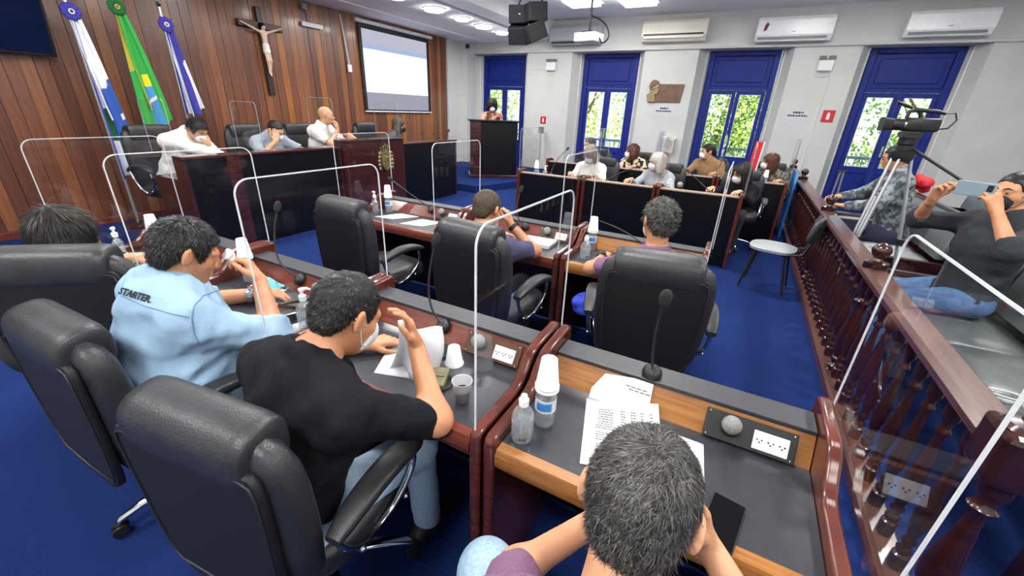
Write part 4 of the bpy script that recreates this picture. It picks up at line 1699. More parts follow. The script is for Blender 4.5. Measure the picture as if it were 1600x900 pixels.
# crest: shield with crown, scrolls and side sprays in relief
M_CREST = mat('antique_brass', (128, 112, 72), 0.4, 0.6, col2=(164, 148, 104), scale=40, bump=0.3)
b = MB()
b.prism([(-0.10, 0.06), (-0.095, -0.06), (-0.05, -0.13), (0.0, -0.165), (0.05, -0.13), (0.095, -0.06), (0.10, 0.06), (0.05, 0.085), (0.0, 0.07), (-0.05, 0.085)], 'x', 0.0, 0.022)
b.tube([(0.022, -0.085, 0.05), (0.024, -0.08, -0.05), (0.026, 0.0, -0.14), (0.024, 0.08, -0.05), (0.022, 0.085, 0.05)], 0.010, 6)
for s in (-1, 1):
    for q in range(5):
        b.ball((0.014, s * (0.125 + 0.012 * math.sin(q)), -0.12 + 0.055 * q), (0.014, 0.034, 0.030), 8)
for q in range(5):
    b.tube([(0.012, (q - 2) * 0.040, 0.10), (0.014, (q - 2) * 0.046, 0.165 + 0.02 * (2 - abs(q - 2)))], [0.016, 0.010], 6)
    b.ball((0.014, (q - 2) * 0.046, 0.180 + 0.02 * (2 - abs(q - 2))), 0.014, 8)
b.span(0.0, 0.024, -0.09, 0.09, 0.085, 0.108)
b.box((0.026, 0, -0.03), (0.012, 0.05, 0.10))
b.ball((0.030, 0, 0.035), 0.020, 8)
b.build('crest', M_CREST, cd, 50, loc=(0.0, 0.78, 0.80))
for y, lb in [(2.14, 'acrylic shield at the left end of the dais'), (3.02, 'acrylic shield between the white jacket and the grey T-shirt'), (4.05, 'acrylic shield left of the balding man'), (5.27, 'acrylic shield right of the brass crest')]:
    make_shield(lb, (-4.92, y, 1.035 if y < 4.05 else 1.115), math.pi / 2, w=0.50, h=0.52, group='dais shields', faint=True)

# lectern
t = thing('lectern', 'tall black lectern with a mahogany corner beside the first blue door', 'lectern', (-5.05, 8.42, 0.14), D2R(38))
b = MB()
b.prism([(-0.50, -0.22), (0.42, -0.28), (0.52, -0.18), (0.52, 0.30), (-0.50, 0.30)], 'z', 0.06, 1.18)
b.build('body', M_BLACKPANEL, t, bevel=0.01)
b = MB()
b.span(-0.54, -0.30, -0.285, -0.18, 0.04, 1.19)
b.build('corner_post', M_MAHOG_DK, t, bevel=0.01)
b = MB()
b.span(-0.56, 0.57, -0.30, 0.34, 0.0, 0.06)
b.build('plinth', M_MAHOG_DK, t, bevel=0.01)
b = MB()
b.span(-0.56, 0.57, -0.31, 0.34, 1.18, 1.21)
b.build('top', M_BLACKPANEL, t, bevel=0.006)

# ------------------------------------------------------------------ turned railing
XR = 0.845


def baluster_profile(h, r):
    P = [(0.9, 0.0), (0.9, 0.10), (0.55, 0.11), (0.8, 0.13), (0.85, 0.145), (0.5, 0.165), (0.45, 0.18), (0.75, 0.20), (0.78, 0.215), (0.5, 0.235), (0.62, 0.27), (0.92, 0.34), (1.0, 0.40), (0.92, 0.47),
         (0.66, 0.58), (0.48, 0.70), (0.44, 0.76), (0.70, 0.775), (0.76, 0.79), (0.48, 0.81), (0.50, 0.84), (0.85, 0.87), (0.85, 1.0)]
    return [(r * a, h * b) for a, b in P]


rail = thing('balustrade', 'dark turned-wood balustrade dividing the chamber from the visitors', 'railing', (XR, 1.42, 0))
b = MB()
b.prism([(-0.055, 0.0), (0.055, 0.0), (0.055, 0.055), (0.04, 0.07), (-0.04, 0.07), (-0.055, 0.055)], 'y', 0.06, 8.0)
b.build('bottom_rail', M_RAILTOP, rail)
b = MB()
b.prism([(-0.045, 0.745), (0.045, 0.745), (0.065, 0.765), (0.065, 0.79), (0.045, 0.806), (-0.045, 0.806), (-0.065, 0.79), (-0.065, 0.765)], 'y', 0.06, 8.0)
b.build('handrail', M_RAILTOP, rail, 30)
bal = MB()
bal.lathe(baluster_profile(0.68, 0.030), 12)
bal_me = bal.mesh('baluster')
bal_me.materials.append(M_RAIL)
newels = [1.42, 3.10, 5.00, 7.55, 9.35]
y = 1.60
while y < 9.4:
    if min(abs(y - q) for q in newels) > 0.09:
        link_mesh('baluster', bal_me, None, rail, 50, loc=(0, y - 1.42, 0.068))
    y += 0.155
nm = MB()
nm.lathe(baluster_profile(0.74, 0.047), 16)
nm_me = nm.mesh('newel')
nm_me.materials.append(M_RAIL)
fin = MB()
fin.lathe([(0.050, 0.0), (0.062, 0.01), (0.062, 0.05), (0.03, 0.06), (0.024, 0.075), (0.044, 0.10), (0.050, 0.125), (0.040, 0.150), (0.012, 0.168)], 16)
fin_me = fin.mesh('finial')
fin_me.materials.append(M_RAIL)
for q in newels:
    nw = link_mesh('newel_post', nm_me, None, rail, 50, loc=(0, q - 1.42, 0.0))
    if q > 1.5:
        link_mesh('finial', fin_me, None, nw, 50, loc=(0, 0, 0.79))
b = MB()
b.span(-0.075, 0.075, -0.075, 0.075, 0.70, 0.87)
b.build('newel_cap', M_RAIL, rail, bevel=0.02)
b = MB()
b.lathe([(0.07, 0.87), (0.06, 0.885), (0.035, 0.89), (0.03, 0.90)], 20)
b.build('newel_button', M_RAIL, rail, 40)
# gate leaning off the near newel
g = thing('railing_gate', 'reddish wooden gate rail beside the nearest railing post', 'gate', (XR + 0.08, 1.33, 0))
b = MB()
b.box((0.30, -0.03, 0.77), (0.55, 0.11, 0.05), (0, 0, -0.25))
b.build('gate_rail', M_MAHOG_X, g, bevel=0.008)
for dx in (0.08, 0.32, 0.52):
    b = MB()
    b.lathe([(0.012, 0.02), (0.012, 0.75)], 10, (dx, -0.03 - 0.25 * (dx - 0.3), 0))
    b.build('gate_rod', M_RAIL, g, 40)
b = MB()
b.box((0.30, -0.03, 0.05), (0.55, 0.05, 0.04), (0, 0, -0.25))
b.build('gate_bottom', M_MAHOG_X, g)

# end board at the witness rows, blue screen reflection put into its colour
b = MB()
b.prism([(7.10, 0.0), (7.10, 0.78), (7.30, 0.93), (7.72, 0.93), (7.72, 0.0)], 'x', 0.705, 0.735)
o = b.build('end_board', mat('blue_reflection_board', (40, 110, 178), 0.35), bevel=0.006)
tag(o, 'upright board at the railing end of the witness desks, tinted with a blue screen reflection', 'board')

# visitor chair in the aisle
t = thing('visitor_chair', 'grey padded visitor chair standing in the blue aisle by the railing', 'chair', (0.46, 4.72, 0), D2R(80))
M_GREYPAD = mat('grey_vinyl', (140, 145, 148), 0.45, col2=(152, 157, 160), scale=30, bump=0.1, bump_scale=200)
M_DARKPAD = mat('dark_grey_vinyl', (66, 70, 74), 0.42, col2=(76, 80, 84), scale=30, bump=0.1, bump_scale=200)
b = MB()
b.loft([((0, 0.0, 0.405), (0.17, 0, 0), (0, 0.17, 0), 3), ((0, 0.0, 0.415), (0.20, 0, 0), (0, 0.20, 0), 3), ((0, 0, 0.44), (0.205, 0, 0), (0, 0.205, 0), 3), ((0, 0, 0.452), (0.17, 0, 0), (0, 0.17, 0), 3), ((0, 0, 0.455), (0.05, 0, 0), (0, 0.05, 0), 3)], 30)
b.build('seat', M_GREYPAD, t, 60)
for sx in (-1, 1):
    b = MB()
    b.tube([(0.15 * sx, 0.13, 0.41), (0.17 * sx, 0.19, 0.012)], 0.011, 8)
    b.build('leg', M_BLACKPLAST, t, 60)
    b = MB()
    b.tube([(0.15 * sx, -0.13, 0.41), (0.17 * sx, -0.20, 0.012)], 0.011, 8)
    b.build('leg', M_BLACKPLAST, t, 60)
    b = MB()
    b.tube([(0.15 * sx, -0.10, 0.40), (0.15 * sx, -0.26, 0.44), (0.14 * sx, -0.31, 0.60), (0.13 * sx, -0.34, 0.72)], 0.010, 8)
    b.build('back_support', M_BLACKPLAST, t, 60)
b = MB()
b.tube([(-0.15, 0.13, 0.385), (0.15, 0.13, 0.385)], 0.009, 8)
b.tube([(-0.15, -0.13, 0.385), (0.15, -0.13, 0.385)], 0.009, 8)
b.build('crossbar', M_BLACKPLAST, t, 60)
b = MB()
secs = []
for x, k in [(-0.21, 0.4), (-0.20, 0.8), (-0.15, 1), (0, 1.05), (0.15, 1), (0.20, 0.8), (0.21, 0.4)]:
    secs.append(((x, -0.325 + 1.2 * x * x, 0.68), (0, -0.02 * k, 0.115 * k), (0, 0.024 * k, 0), 3))
b.loft(secs, 20)
b.build('backrest', M_DARKPAD, t, 60)

# visitors' benches
M_BENCH = mat('grey_green_leather', (84, 90, 90), 0.34, col2=(98, 104, 104), scale=8, bump=0.15, bump_scale=60)
M_BENCH_L = mat('pale_grey_leather', (150, 154, 152), 0.34, col2=(168, 172, 170), scale=8, bump=0.15, bump_scale=60)


def bench(label, y0, y1, x0, seat_m, back_m):
    t = thing('bench', label, 'bench', (x0, y0, 0), 0, 'visitor benches')
    L = y1 - y0
    b = MB()
    b.span(0.0, 0.56, 0.0, 0.05, 0.0, 0.50)
    b.span(0.50, 0.60, 0.0, 0.05, 0.50, 0.86)
    b.build('end_panel', M_RAIL, t, bevel=0.006)
    b = MB()
    b.span(0.0, 0.56, L - 0.05, L, 0.0, 0.50)
    b.span(0.50, 0.60, L - 0.05, L, 0.50, 0.86)
    b.build('end_panel', M_RAIL, t, bevel=0.006)
    n = max(1, int(round(L / 0.62)))
    w = (L - 0.10) / n
    for k in range(n):
        c = 0.05 + w * (k + 0.5)
        b = MB()
        b.loft([((0.23, c, 0.36), (0.24, 0, 0), (0, w * 0.49, 0), 8), ((0.23, c, 0.43), (0.25, 0, 0), (0, w * 0.495, 0), 8), ((0.23, c, 0.46), (0.22, 0, 0), (0, w * 0.46, 0), 5), ((0.23, c, 0.468), (0.1, 0, 0), (0, w * 0.25, 0), 3)], 28)
        b.build('seat_cushion', seat_m, t, 60)
        b = MB()
        b.loft([((0.46, c, 0.52), (0.03, 0, 0), (0, w * 0.47, 0), 8), ((0.485, c, 0.56), (0.05, 0, 0), (0, w * 0.49, 0), 8), ((0.53, c, 0.82), (0.05, 0, 0), (0, w * 0.49, 0), 8), ((0.55, c, 0.855), (0.03, 0, 0), (0, w * 0.46, 0), 6)], 28)
        b.build('back_cushion', back_m, t, 60)
    b = MB()
    b.span(0.57, 0.63, 0.0, L, 0.30, 0.885)
    b.build('back_frame', M_RAIL, t, bevel=0.008)
    b = MB()
    b.span(0.02, 0.50, 0.05, L - 0.05, 0.30, 0.36)
    b.build('seat_frame', M_RAIL, t)
    return t


bench('grey leather bench under the man filming with a phone', 1.75, 4.35, 1.22, M_BENCH, M_BENCH)
bench('grey leather bench under the seated person in camouflage', 4.75, 6.95, 1.26, M_BENCH_L, M_BENCH)
bench('pale leather bench against the white wall behind the phone man', 2.6, 5.4, 2.55, M_BENCH_L, M_BENCH_L)
bench('pale leather bench farther along the right side of the gallery', 5.9, 8.6, 2.55, M_BENCH_L, M_BENCH)
# ------------------------------------------------------------------ on the wood wall
M_SCREEN_K = mat('screen_black_border', (16, 16, 19), 0.6)
t = thing('projection_screen', 'pull-down projection screen showing a bright slide on the wood wall', 'screen', (XW + 0.05, 6.72, 0))
b = MB()
b.span(0.0, 0.006, 0.02, 2.16, 1.44, 3.02)
b.build('border', M_SCREEN_K, t)
for nm, y0, y1, z0, z1, c, st in [('slide_lower', 0.09, 2.06, 1.47, 1.80, (186, 190, 206), 0.62), ('slide_page', 0.09, 2.06, 1.80, 2.60, (246, 250, 255), 1.05), ('slide_band', 0.09, 2.06, 2.60, 2.68, (168, 190, 226), 0.85),
                                  ('slide_upper', 0.09, 2.06, 2.68, 2.94, (204, 206, 224), 0.72)]:
    b = MB()
    b.span(0.006, 0.008, y0, y1, z0, z1)
    b.build(nm, emit_mat(nm + '_light', c, st), t)
b = MB()
b.lathe([(0.035, 0.0), (0.035, 2.30)], 14, (0.02, -0.06, 3.06), (0, 1, 0))
b.build('roller_case', M_WHITEPLAST, t, 40)
b = MB()
b.lathe([(0.014, 0.0), (0.014, 2.16)], 10, (0.006, 0.01, 1.43), (0, 1, 0))
b.build('bottom_bar', M_WHITEPLAST, t, 40)

t = thing('wall_television', 'dark flat television high on the wood wall at the upper left', 'television', (-7.10, 0.95, 1.93))
t.rotation_euler = (0, math.radians(11), 0)
b = MB()
b.box((0.0, 0.60, 0.39), (0.06, 1.25, 0.76), (0, 0, 0))
b.build('casing', M_BLACKPLAST, t, bevel=0.008)
b = MB()
b.span(0.031, 0.034, 0.0, 1.20, 0.035, 0.745)
b.build('glass', mat('dark_glossy_screen', (14, 20, 40), 0.06, col2=(16, 26, 56), scale=1.2), t)
b = MB()
b.span(-0.12, -0.03, 0.45, 0.75, 0.25, 0.55)
b.build('wall_bracket', M_BLACKPLAST, t)

# crucifix
t = thing('crucifix', 'dark wooden cross with a pale carved figure on the wood wall', 'crucifix', (XW + 0.045, 4.73, 1.66))
b = MB()
b.span(-0.02, 0.03, -0.045, 0.045, 0.0, 1.24)
b.span(-0.02, 0.03, -0.36, 0.36, 0.94, 1.03)
b.build('cross', mat('dark_walnut', (34, 22, 20), 0.4, col2=(48, 32, 28), scale=8), t, bevel=0.006)
S = Solid(0.02)
S.ell((0.075, 0, 0.97), (0.034, 0.030, 0.042))
S.cap((0.060, 0, 0.94), (0.055, 0, 0.90), 0.018, 0.020)
S.cap((0.055, 0, 0.88), (0.060, 0, 0.72), 0.050, 0.036, (1, 0, 0), 0.7)
for s in (-1, 1):
    S.cap((0.055, 0.04 * s, 0.89), (0.06, 0.16 * s, 0.93), 0.022, 0.016)
    S.cap((0.06, 0.16 * s, 0.93), (0.045, 0.31 * s, 0.985), 0.016, 0.012)
    S.ell((0.045, 0.33 * s, 0.99), (0.010, 0.022, 0.012))
    S.cap((0.058, 0.022 * s, 0.68), (0.085, 0.028 * s, 0.50), 0.030, 0.022)
    S.cap((0.085, 0.028 * s, 0.50), (0.055, 0.010 * s, 0.33), 0.021, 0.014)
    S.cap((0.055, 0.010 * s, 0.33), (0.075, 0.008 * s, 0.285), 0.014, 0.010)
F, lo, vx, ax = S.field(0.008)
M_PALE = mat('pale_painted_figure', (206, 170, 148), 0.5, col2=(216, 184, 164), scale=10)
link_mesh('carved_figure', mesh_from('carved_figure', [nets(F, lo, vx)]), M_PALE, t)
S = Solid(0.02)
S.cap((0.062, 0, 0.71), (0.065, 0, 0.63), 0.052, 0.056, (1, 0, 0), 0.8)
F, lo, vx, ax = S.field(0.008)
link_mesh('loincloth', mesh_from('loincloth', [nets(wrinkle(F, ax, 0.004, 90, 3), lo, vx)]), M_WHITECLOTH, t)
b = MB()
b.ball((0.072, 0, 0.985), (0.038, 0.036, 0.036), 12)
b.build('carved_hair', M_HAIR_DARK, t, 60)

# flags on poles
FM = {'w': mat('flag_white', (226, 228, 234), 0.85), 'b': mat('flag_blue', (46, 84, 166), 0.85), 'v': mat('flag_violet', (58, 54, 150), 0.85), 'g': mat('flag_green', (50, 160, 66), 0.85),
      'dg': mat('flag_dark_green', (20, 96, 44), 0.85), 'y': mat('flag_yellow', (232, 212, 40), 0.85), 'o': mat('flag_olive_gold', (178, 172, 60), 0.85), 'lb': mat('flag_sky_blue', (70, 146, 208), 0.85)}


def flag(label, loc, zt, zb, w0, w1, lean, paint, rose, bottom=0.0, seed=1):
    t = thing('flag', label, 'flag', loc, 0, 'flags on poles by the wood wall')
    b = MB()
    b.lathe([(0.016, 0.0), (0.016, zt + 0.22)], 10)
    b.build('pole', M_STEEL, t, 40)
    b = MB()
    b.lathe([(0.16, 0.0), (0.16, 0.03), (0.05, 0.06), (0.03, 0.12)], 20)
    b.build('base', M_RAIL, t, 40)
    b = MB()
    b.lathe([(0.016, 0.0), (0.035, 0.02), (0.012, 0.04), (0.03, 0.09), (0.004, 0.17)], 12, (0, 0, zt + 0.22))
    b.build('spear_tip', M_CHROME, t, 40)
    nu, nv = 84, 100
    cols = list(paint['order'])
    vs, fs, mi = [], [], []
    r = random.Random(seed)
    ph = r.random() * 6
    for j in range(nv + 1):
        v = j / nv
        w = w0 + (w1 - w0) * v ** 0.8
        for i in range(nu + 1):
            u = i / nu
            fold = math.sin(u * 10 + ph + 1.2 * v) * (0.010 + 0.040 * v)
            yy = (u - 0.12) * w + lean * v + 0.012 * math.sin(u * 23 + ph)
            zz = zt - v * (zt - zb) + 0.10 * v * (u - 0.5) * paint.get('slant', 1.0) + 0.02 * math.sin(u * 9)
            vs.append((0.04 + fold + 0.05 * v * math.sin(u * 3.1), yy, zz))
    for j in range(nv):
        for i in range(nu):
            fs.append((j * (nu + 1) + i, j * (nu + 1) + i + 1, (j + 1) * (nu + 1) + i + 1, (j + 1) * (nu + 1) + i))
            mi.append(cols.index(paint['f']((i + 0.5) / nu, (j + 0.5) / nv)))
    b = MB()
    b.v, b.f, b.mi = vs, fs, mi
    o = b.build('cloth', [FM[c] for c in cols], t, 180)
    sm = o.modifiers.new('thickness', 'SOLIDIFY')
    sm.thickness = 0.003
    b = MB()
    for k in range(9):
        a = k * 2 * math.pi / 9
        b.ball((0.06, 0.055 * math.cos(a), zt + 0.03 + 0.055 * math.sin(a)), (0.02, 0.034, 0.034), 8)
    rs = b.build('rosette', FM[rose[0]], t, 60)
    b = MB()
    b.lathe([(0.026, 0), (0.026, 0.012), (0.017, 0.012), (0.017, 0.0)], 16, (0.075, 0, zt + 0.03), (1, 0, 0), cap=False)
    b.build('rosette_ring', FM[rose[1]], rs, 40)
    b = MB()
    b.tube([(0.05, -0.03, zt), (0.06, -0.01, zt - 0.35), (0.07, 0.03, zt - 0.85), (0.075, 0.05, zt - 1.05)], [0.012, 0.016, 0.02, 0.024], 6, flat=0.4)
    b.build('ribbon', FM[rose[2]], t, 60)
    return t


def paint1(u, v):
    if u < 0.10:
        return 'v'
    if v < 0.36 + 0.10 * (1 - u):
        return 'w'
    if u < 0.32:
        return 'w' if v < 0.55 or v > 0.76 else 'dg'
    if abs(u - 0.8) < 0.05 and abs(v - 0.62) < 0.02:
        return 'w'
    return 'b'


def paint2(u, v):
    if u < 0.14:
        return 'o' if v < 0.5 else 'g'
    if 0.36 < u < 0.62:
        if 0.52 < v < 0.63:
            return 'y'
        if v >= 0.63:
            return 'w' if abs(v - 0.76 + 0.2 * (u - 0.5)) < 0.015 else 'lb'
    return 'g'


def paint3(u, v):
    if 0.20 < u < 0.34:
        return 'w'
    if v > 0.38 and u > 0.52 + 0.34 * (v - 0.38):
        return 'w'
    return 'v'


flag('flag with violet rosette, white above and blue below, leftmost of the three', (-6.72, 2.28, 0), 2.34, 0.66, 0.07, 0.32, 0.0, {'order': 'w b v dg'.split(), 'f': paint1}, ('v', 'w', 'w'), seed=1)
flag('green and yellow flag with a blue disc, middle of the three', (-6.72, 2.70, 0), 2.46, 1.24, 0.06, 0.36, -0.03, {'order': 'g o y lb w'.split(), 'f': paint2}, ('dg', 'o', 'o'), seed=2)
flag('blue and white flag, rightmost of the three, above the man in white', (-6.72, 3.16, 0), 2.36, 1.38, 0.07, 0.26, 0.0, {'order': 'v w'.split(), 'f': paint3}, ('v', 'w', 'w'), seed=3)

# small devices on the wood wall
t = thing('wall_router', 'small white box with a cord near the top of the wood wall', 'device', (XW + 0.03, 5.60, 2.70))
b = MB()
b.box((0.02, 0.10, 0.10), (0.04, 0.42, 0.07))
b.build('casing', M_WHITEPLAST, t, bevel=0.006)
b = MB()
b.box((0.02, -0.02, 0.36), (0.06, 0.09, 0.09))
b.build('upper_box', M_GREYPLAST, t, bevel=0.006)
b = MB()
b.tube([(0.02, 0.0, 0.32), (0.03, 0.10, 0.25), (0.02, 0.08, 0.14)], 0.005, 6)
b.build('cord', M_WHITEPLAST, t, 60)
t = thing('screen_switch', 'white wall switch hanging on twin cords left of the projection screen', 'switch', (XW + 0.03, 6.44, 2.20))
b = MB()
b.box((0.012, 0, 0.0), (0.03, 0.09, 0.13))
b.build('switch_plate', M_WHITEPLAST, t, bevel=0.004)
for s in (-1, 1):
    b = MB()
    b.tube([(0.01, 0.015 * s, 0.06), (0.01, -0.04 + 0.01 * s, 0.45), (0.01, -0.10 + 0.006 * s, 0.88)], 0.006, 6)
    b.build('cord', M_WHITEPLAST, t, 60)

# ------------------------------------------------------------------ on the window wall


def air_con(label, x0, x1, z0, z1, style):
    t = thing('air_conditioner', label, 'air conditioner', ((x0 + x1) / 2, YF - 0.002, z0), 0, 'split air conditioners')
    w, h = x1 - x0, z1 - z0
    m = mat('ac_ivory', (228, 225, 212), 0.4) if style == 'old' else (mat('ac_silver', (176, 180, 188), 0.3) if style == 'silver' else mat('ac_white', (244, 245, 247), 0.25))
    b = MB()
    b.prism([(0.0, 0.0), (0.0, h), (-0.17, h), (-0.215, h * 0.85), (-0.215, h * 0.26), (-0.15, 0.0)], 'x', -w / 2, w / 2)
    b.build('casing', m, t, bevel=0.02)
    if style == 'old':
        for k in range(8):
            b = MB()
            b.span(-w / 2 + 0.06, w / 2 - 0.14, -0.224, -0.212, h * (0.50 + 0.042 * k), h * (0.50 + 0.042 * k) + 0.008)
            b.build('grille_slat', m, t)
        b = MB()
        b.span(-w / 2 + 0.05, w / 2 - 0.06, -0.220, -0.205, h * 0.28, h * 0.36)
        b.build('air_slot', M_BLACKPLAST, t)
        b = MB()
        b.span(-w / 2 + 0.05, w / 2 - 0.06, -0.226, -0.205, h * 0.14, h * 0.24)
        b.build('louvre', m, t, bevel=0.004)
    else:
        b = MB()
        b.span(-w / 2 + 0.05, w / 2 - 0.08, -0.20, -0.13, h * 0.10, h * 0.19)
        b.build('air_slot', M_GREYPLAST if style != 'silver' else M_BLACKPLAST, t)
        b = MB()
        b.box((-0.02, -0.185, h * 0.06), (w - 0.16, 0.09, 0.012), (0.45, 0, 0))
        b.build('louvre', m, t, bevel=0.004)
        b = MB()
        b.span(-0.03, 0.03, -0.2175, -0.214, h * 0.36, h * 0.385)
        b.build('badge', M_GREYPLAST, t)
    if style == 'sticker':
        b = MB()
        b.prism([(-w / 2 + 0.12, h * 0.42), (-w / 2 + 0.17, h * 0.45), (-w / 2 + 0.20, h * 0.70), (-w / 2 + 0.16, h * 0.78), (-w / 2 + 0.13, h * 0.66)], 'y', -0.2175, -0.214)
        b.build('sticker', mat('maroon_sticker', (110, 40, 50), 0.5), t)
    return t


air_con('silver split air conditioner behind the projector', -4.70, -3.45, 3.02, 3.42, 'silver')
air_con('ivory split air conditioner with a slatted grille above the bronze plaque', -2.53, -1.22, 3.03, 3.42, 'old')
air_con('white split air conditioner with a small dark sticker', -0.33, 0.92, 2.97, 3.38, 'sticker')
air_con('white split air conditioner at the upper right corner', 1.94, 3.06, 2.98, 3.36, 'new')


def fire_sign(label, x, z, s=0.17):
    t = thing('fire_sign', label, 'sign', (x, YF - 0.004, z), 0, 'red fire signs')
    b = MB()
    b.span(-s * 0.5, s * 0.5, -0.004, 0.0, -s * 0.55, s * 0.55)
    b.build('plate', M_RED, t)
    b = MB()
    b.span(-s * 0.13, s * 0.13, -0.006, -0.004, -s * 0.30, s * 0.22)
    b.lathe([(s * 0.08, -0.006), (s * 0.08, -0.004)], 10, (0, 0, s * 0.28), (0, 1, 0))
    b.build('extinguisher_pictogram', M_WHITEPLAST, t)
    return t


fire_sign('small red fire-extinguisher sign left of the second door', -4.82, 1.355, 0.16)
fire_sign('red fire-extinguisher sign left of the rightmost door', 1.265, 1.70, 0.20)


def paper_sign(label, x, z):
    t = thing('paper_sign', label, 'sign', (x, YF - 0.003, z), 0, 'white paper notices')
    b = MB()
    b.span(-0.20, 0.20, -0.002, 0.0, -0.085, 0.085)
    b.build('sheet', M_PAPER, t)
    rr = random.Random(5)
    for zz, a, e in ((0.03, -0.09, 0.09), (-0.03, -0.17, 0.17)):
        b = MB()
        xx = a
        while xx < e:
            w = 0.015 + 0.03 * rr.random()
            b.span(xx, min(xx + w, e), -0.0035, -0.002, zz - 0.014 - 0.008 * rr.random(), zz + 0.014)
            xx += w + 0.008
        b.build('printed_line', M_INK, t)
    return t


paper_sign('white paper notice below the bronze plaque', -1.83, 1.71)
paper_sign('white paper notice right of the third blue door', 0.76, 1.72)


def emergency_light(label, x, z):
    t = thing('emergency_light', label, 'light fixture', (x, YF - 0.002, z), 0, 'emergency lights')
    b = MB()
    b.span(-0.12, 0.12, -0.08, 0.0, -0.10, 0.08)
    b.build('battery_box', M_WHITEPLAST, t, bevel=0.008)
    for s in (-1, 1):
        b = MB()
        b.box((s * 0.075, -0.05, 0.125), (0.11, 0.07, 0.05), (0.3, 0, 0))
        b.build('lamp_head', M_GREYPLAST, t, bevel=0.008)
    b = MB()
    b.tube([(-0.11, -0.03, -0.10), (-0.10, -0.03, -0.18), (-0.02, -0.03, -0.20), (0.10, -0.03, -0.16), (0.115, -0.03, -0.09)], 0.006, 6)
    b.build('cord', M_WHITEPLAST, t, 60)
    return t


emergency_light('white twin-head emergency light left of the second door', -4.68, 2.60)
emergency_light('white twin-head emergency light right of the third door', 0.97, 2.58)
b = MB()
b.tube([(-5.30, YF - 0.012, 2.535), (-4.80, YF - 0.012, 2.535)], 0.010, 6)
tag(b.build('conduit', M_WHITEPLAST, None, 60), 'short white conduit running to the left emergency light', 'conduit')
b = MB()
b.tube([(1.09, YF - 0.012, 2.42), (1.075, YF - 0.012, 0.1)], 0.010, 6)
tag(b.build('conduit', M_WHITEPLAST, None, 60), 'long vertical white conduit beside the red sign on the right pier', 'conduit')

# bronze plaque with a profile bust
t = thing('bronze_plaque', 'bronze plaque with a profile bust in relief between the doors', 'plaque', (-1.82, YF - 0.004, 2.05))
M_BRONZE = mat('bronze', (106, 84, 70), 0.45, 0.5, col2=(122, 98, 84), scale=12)
M_BRONZE_L = mat('polished_bronze', (140, 120, 88), 0.4, 0.6, col2=(160, 142, 108), scale=20, bump=0.2)
b = MB()
b.prism([(-0.40, -0.19), (0.30, -0.19), (0.34, 0.18), (-0.20, 0.18)], 'y', -0.02, 0.0)
b.build('plate', M_BRONZE, t, bevel=0.006)
prof = [(-0.44, -0.04), (-0.40, -0.19), (-0.22, -0.19), (-0.245, -0.09), (-0.262, -0.045), (-0.235, -0.030), (-0.200, -0.032), (-0.190, -0.012), (-0.196, 0.004), (-0.186, 0.018), (-0.190, 0.034), (-0.178, 0.044),
        (-0.164, 0.056), (-0.176, 0.085), (-0.186, 0.110), (-0.180, 0.130), (-0.190, 0.175), (-0.212, 0.215), (-0.25, 0.245), (-0.30, 0.255), (-0.35, 0.24), (-0.385, 0.20), (-0.40, 0.14), (-0.39, 0.08), (-0.37, 0.035), (-0.375, 0.0), (-0.40, -0.02)]
b = MB()
b.prism(prof, 'y', -0.055, -0.005)
bust = b.build('relief_bust', M_BRONZE_L, t, bevel=0.012)
b = MB()
b.ball((-0.305, -0.062, 0.085), (0.020, 0.014, 0.034), 12)
b.build('ear', M_BRONZE_L, bust, 60)
b = MB()
hp = [(-0.186, 0.165), (-0.25, 0.175), (-0.285, 0.135), (-0.33, 0.125), (-0.345, 0.06), (-0.385, 0.075), (-0.404, 0.14), (-0.388, 0.205), (-0.352, 0.247), (-0.30, 0.262), (-0.248, 0.252), (-0.207, 0.220)]
b.prism(hp, 'y', -0.066, -0.02)
b.build('carved_hair', M_BRONZE, bust, bevel=0.008)
b = MB()
b.ball((-0.215, -0.056, 0.100), (0.020, 0.010, 0.010), 10)
b.build('brow', M_BRONZE, bust, 60)
# security camera, dispenser
t = thing('security_camera', 'small round security camera in the upper corner by the wood wall', 'camera', (XW + 0.33, 10.1, 3.02))
b = MB()
b.lathe([(0.05, 0.13), (0.05, 0.10), (0.02, 0.09), (0.02, 0.05)], 14)
b.build('mount', M_WHITEPLAST, t, 40)
b = MB()
b.ball((0, 0, 0.01), 0.06, 14)
b.build('dome', M_BLACKPLAST, t, 60)
t = thing('sanitizer_dispenser', 'pale wall dispenser behind the white-haired woman', 'dispenser', (-1.60, YF - 0.002, 0.80))
b = MB()
b.span(-0.14, 0.14, -0.12, 0.0, 0.0, 0.30)
b.build('casing', mat('pale_grey_plastic', (196, 198, 190), 0.4), t, bevel=0.02)
b = MB()
b.span(-0.15, 0.15, -0.13, 0.0, 0.28, 0.34)
b.build('lid', M_WHITEPLAST, t, bevel=0.01)
# floor stand with a pump bottle near the wall, and cable pole
t = thing('pedal_dispenser', 'slim grey pedal dispenser stand against the pier left of the second door', 'stand', (-4.75, 10.3, 0))
b = MB()
b.lathe([(0.16, 0), (0.16, 0.02), (0.02, 0.03), (0.02, 1.05)], 16)
b.build('post', M_STEEL, t, 40)
b = MB()
b.span(-0.06, 0.06, -0.05, 0.05, 1.05, 1.20)
b.build('pump_box', M_GREYPLAST, t, bevel=0.01)

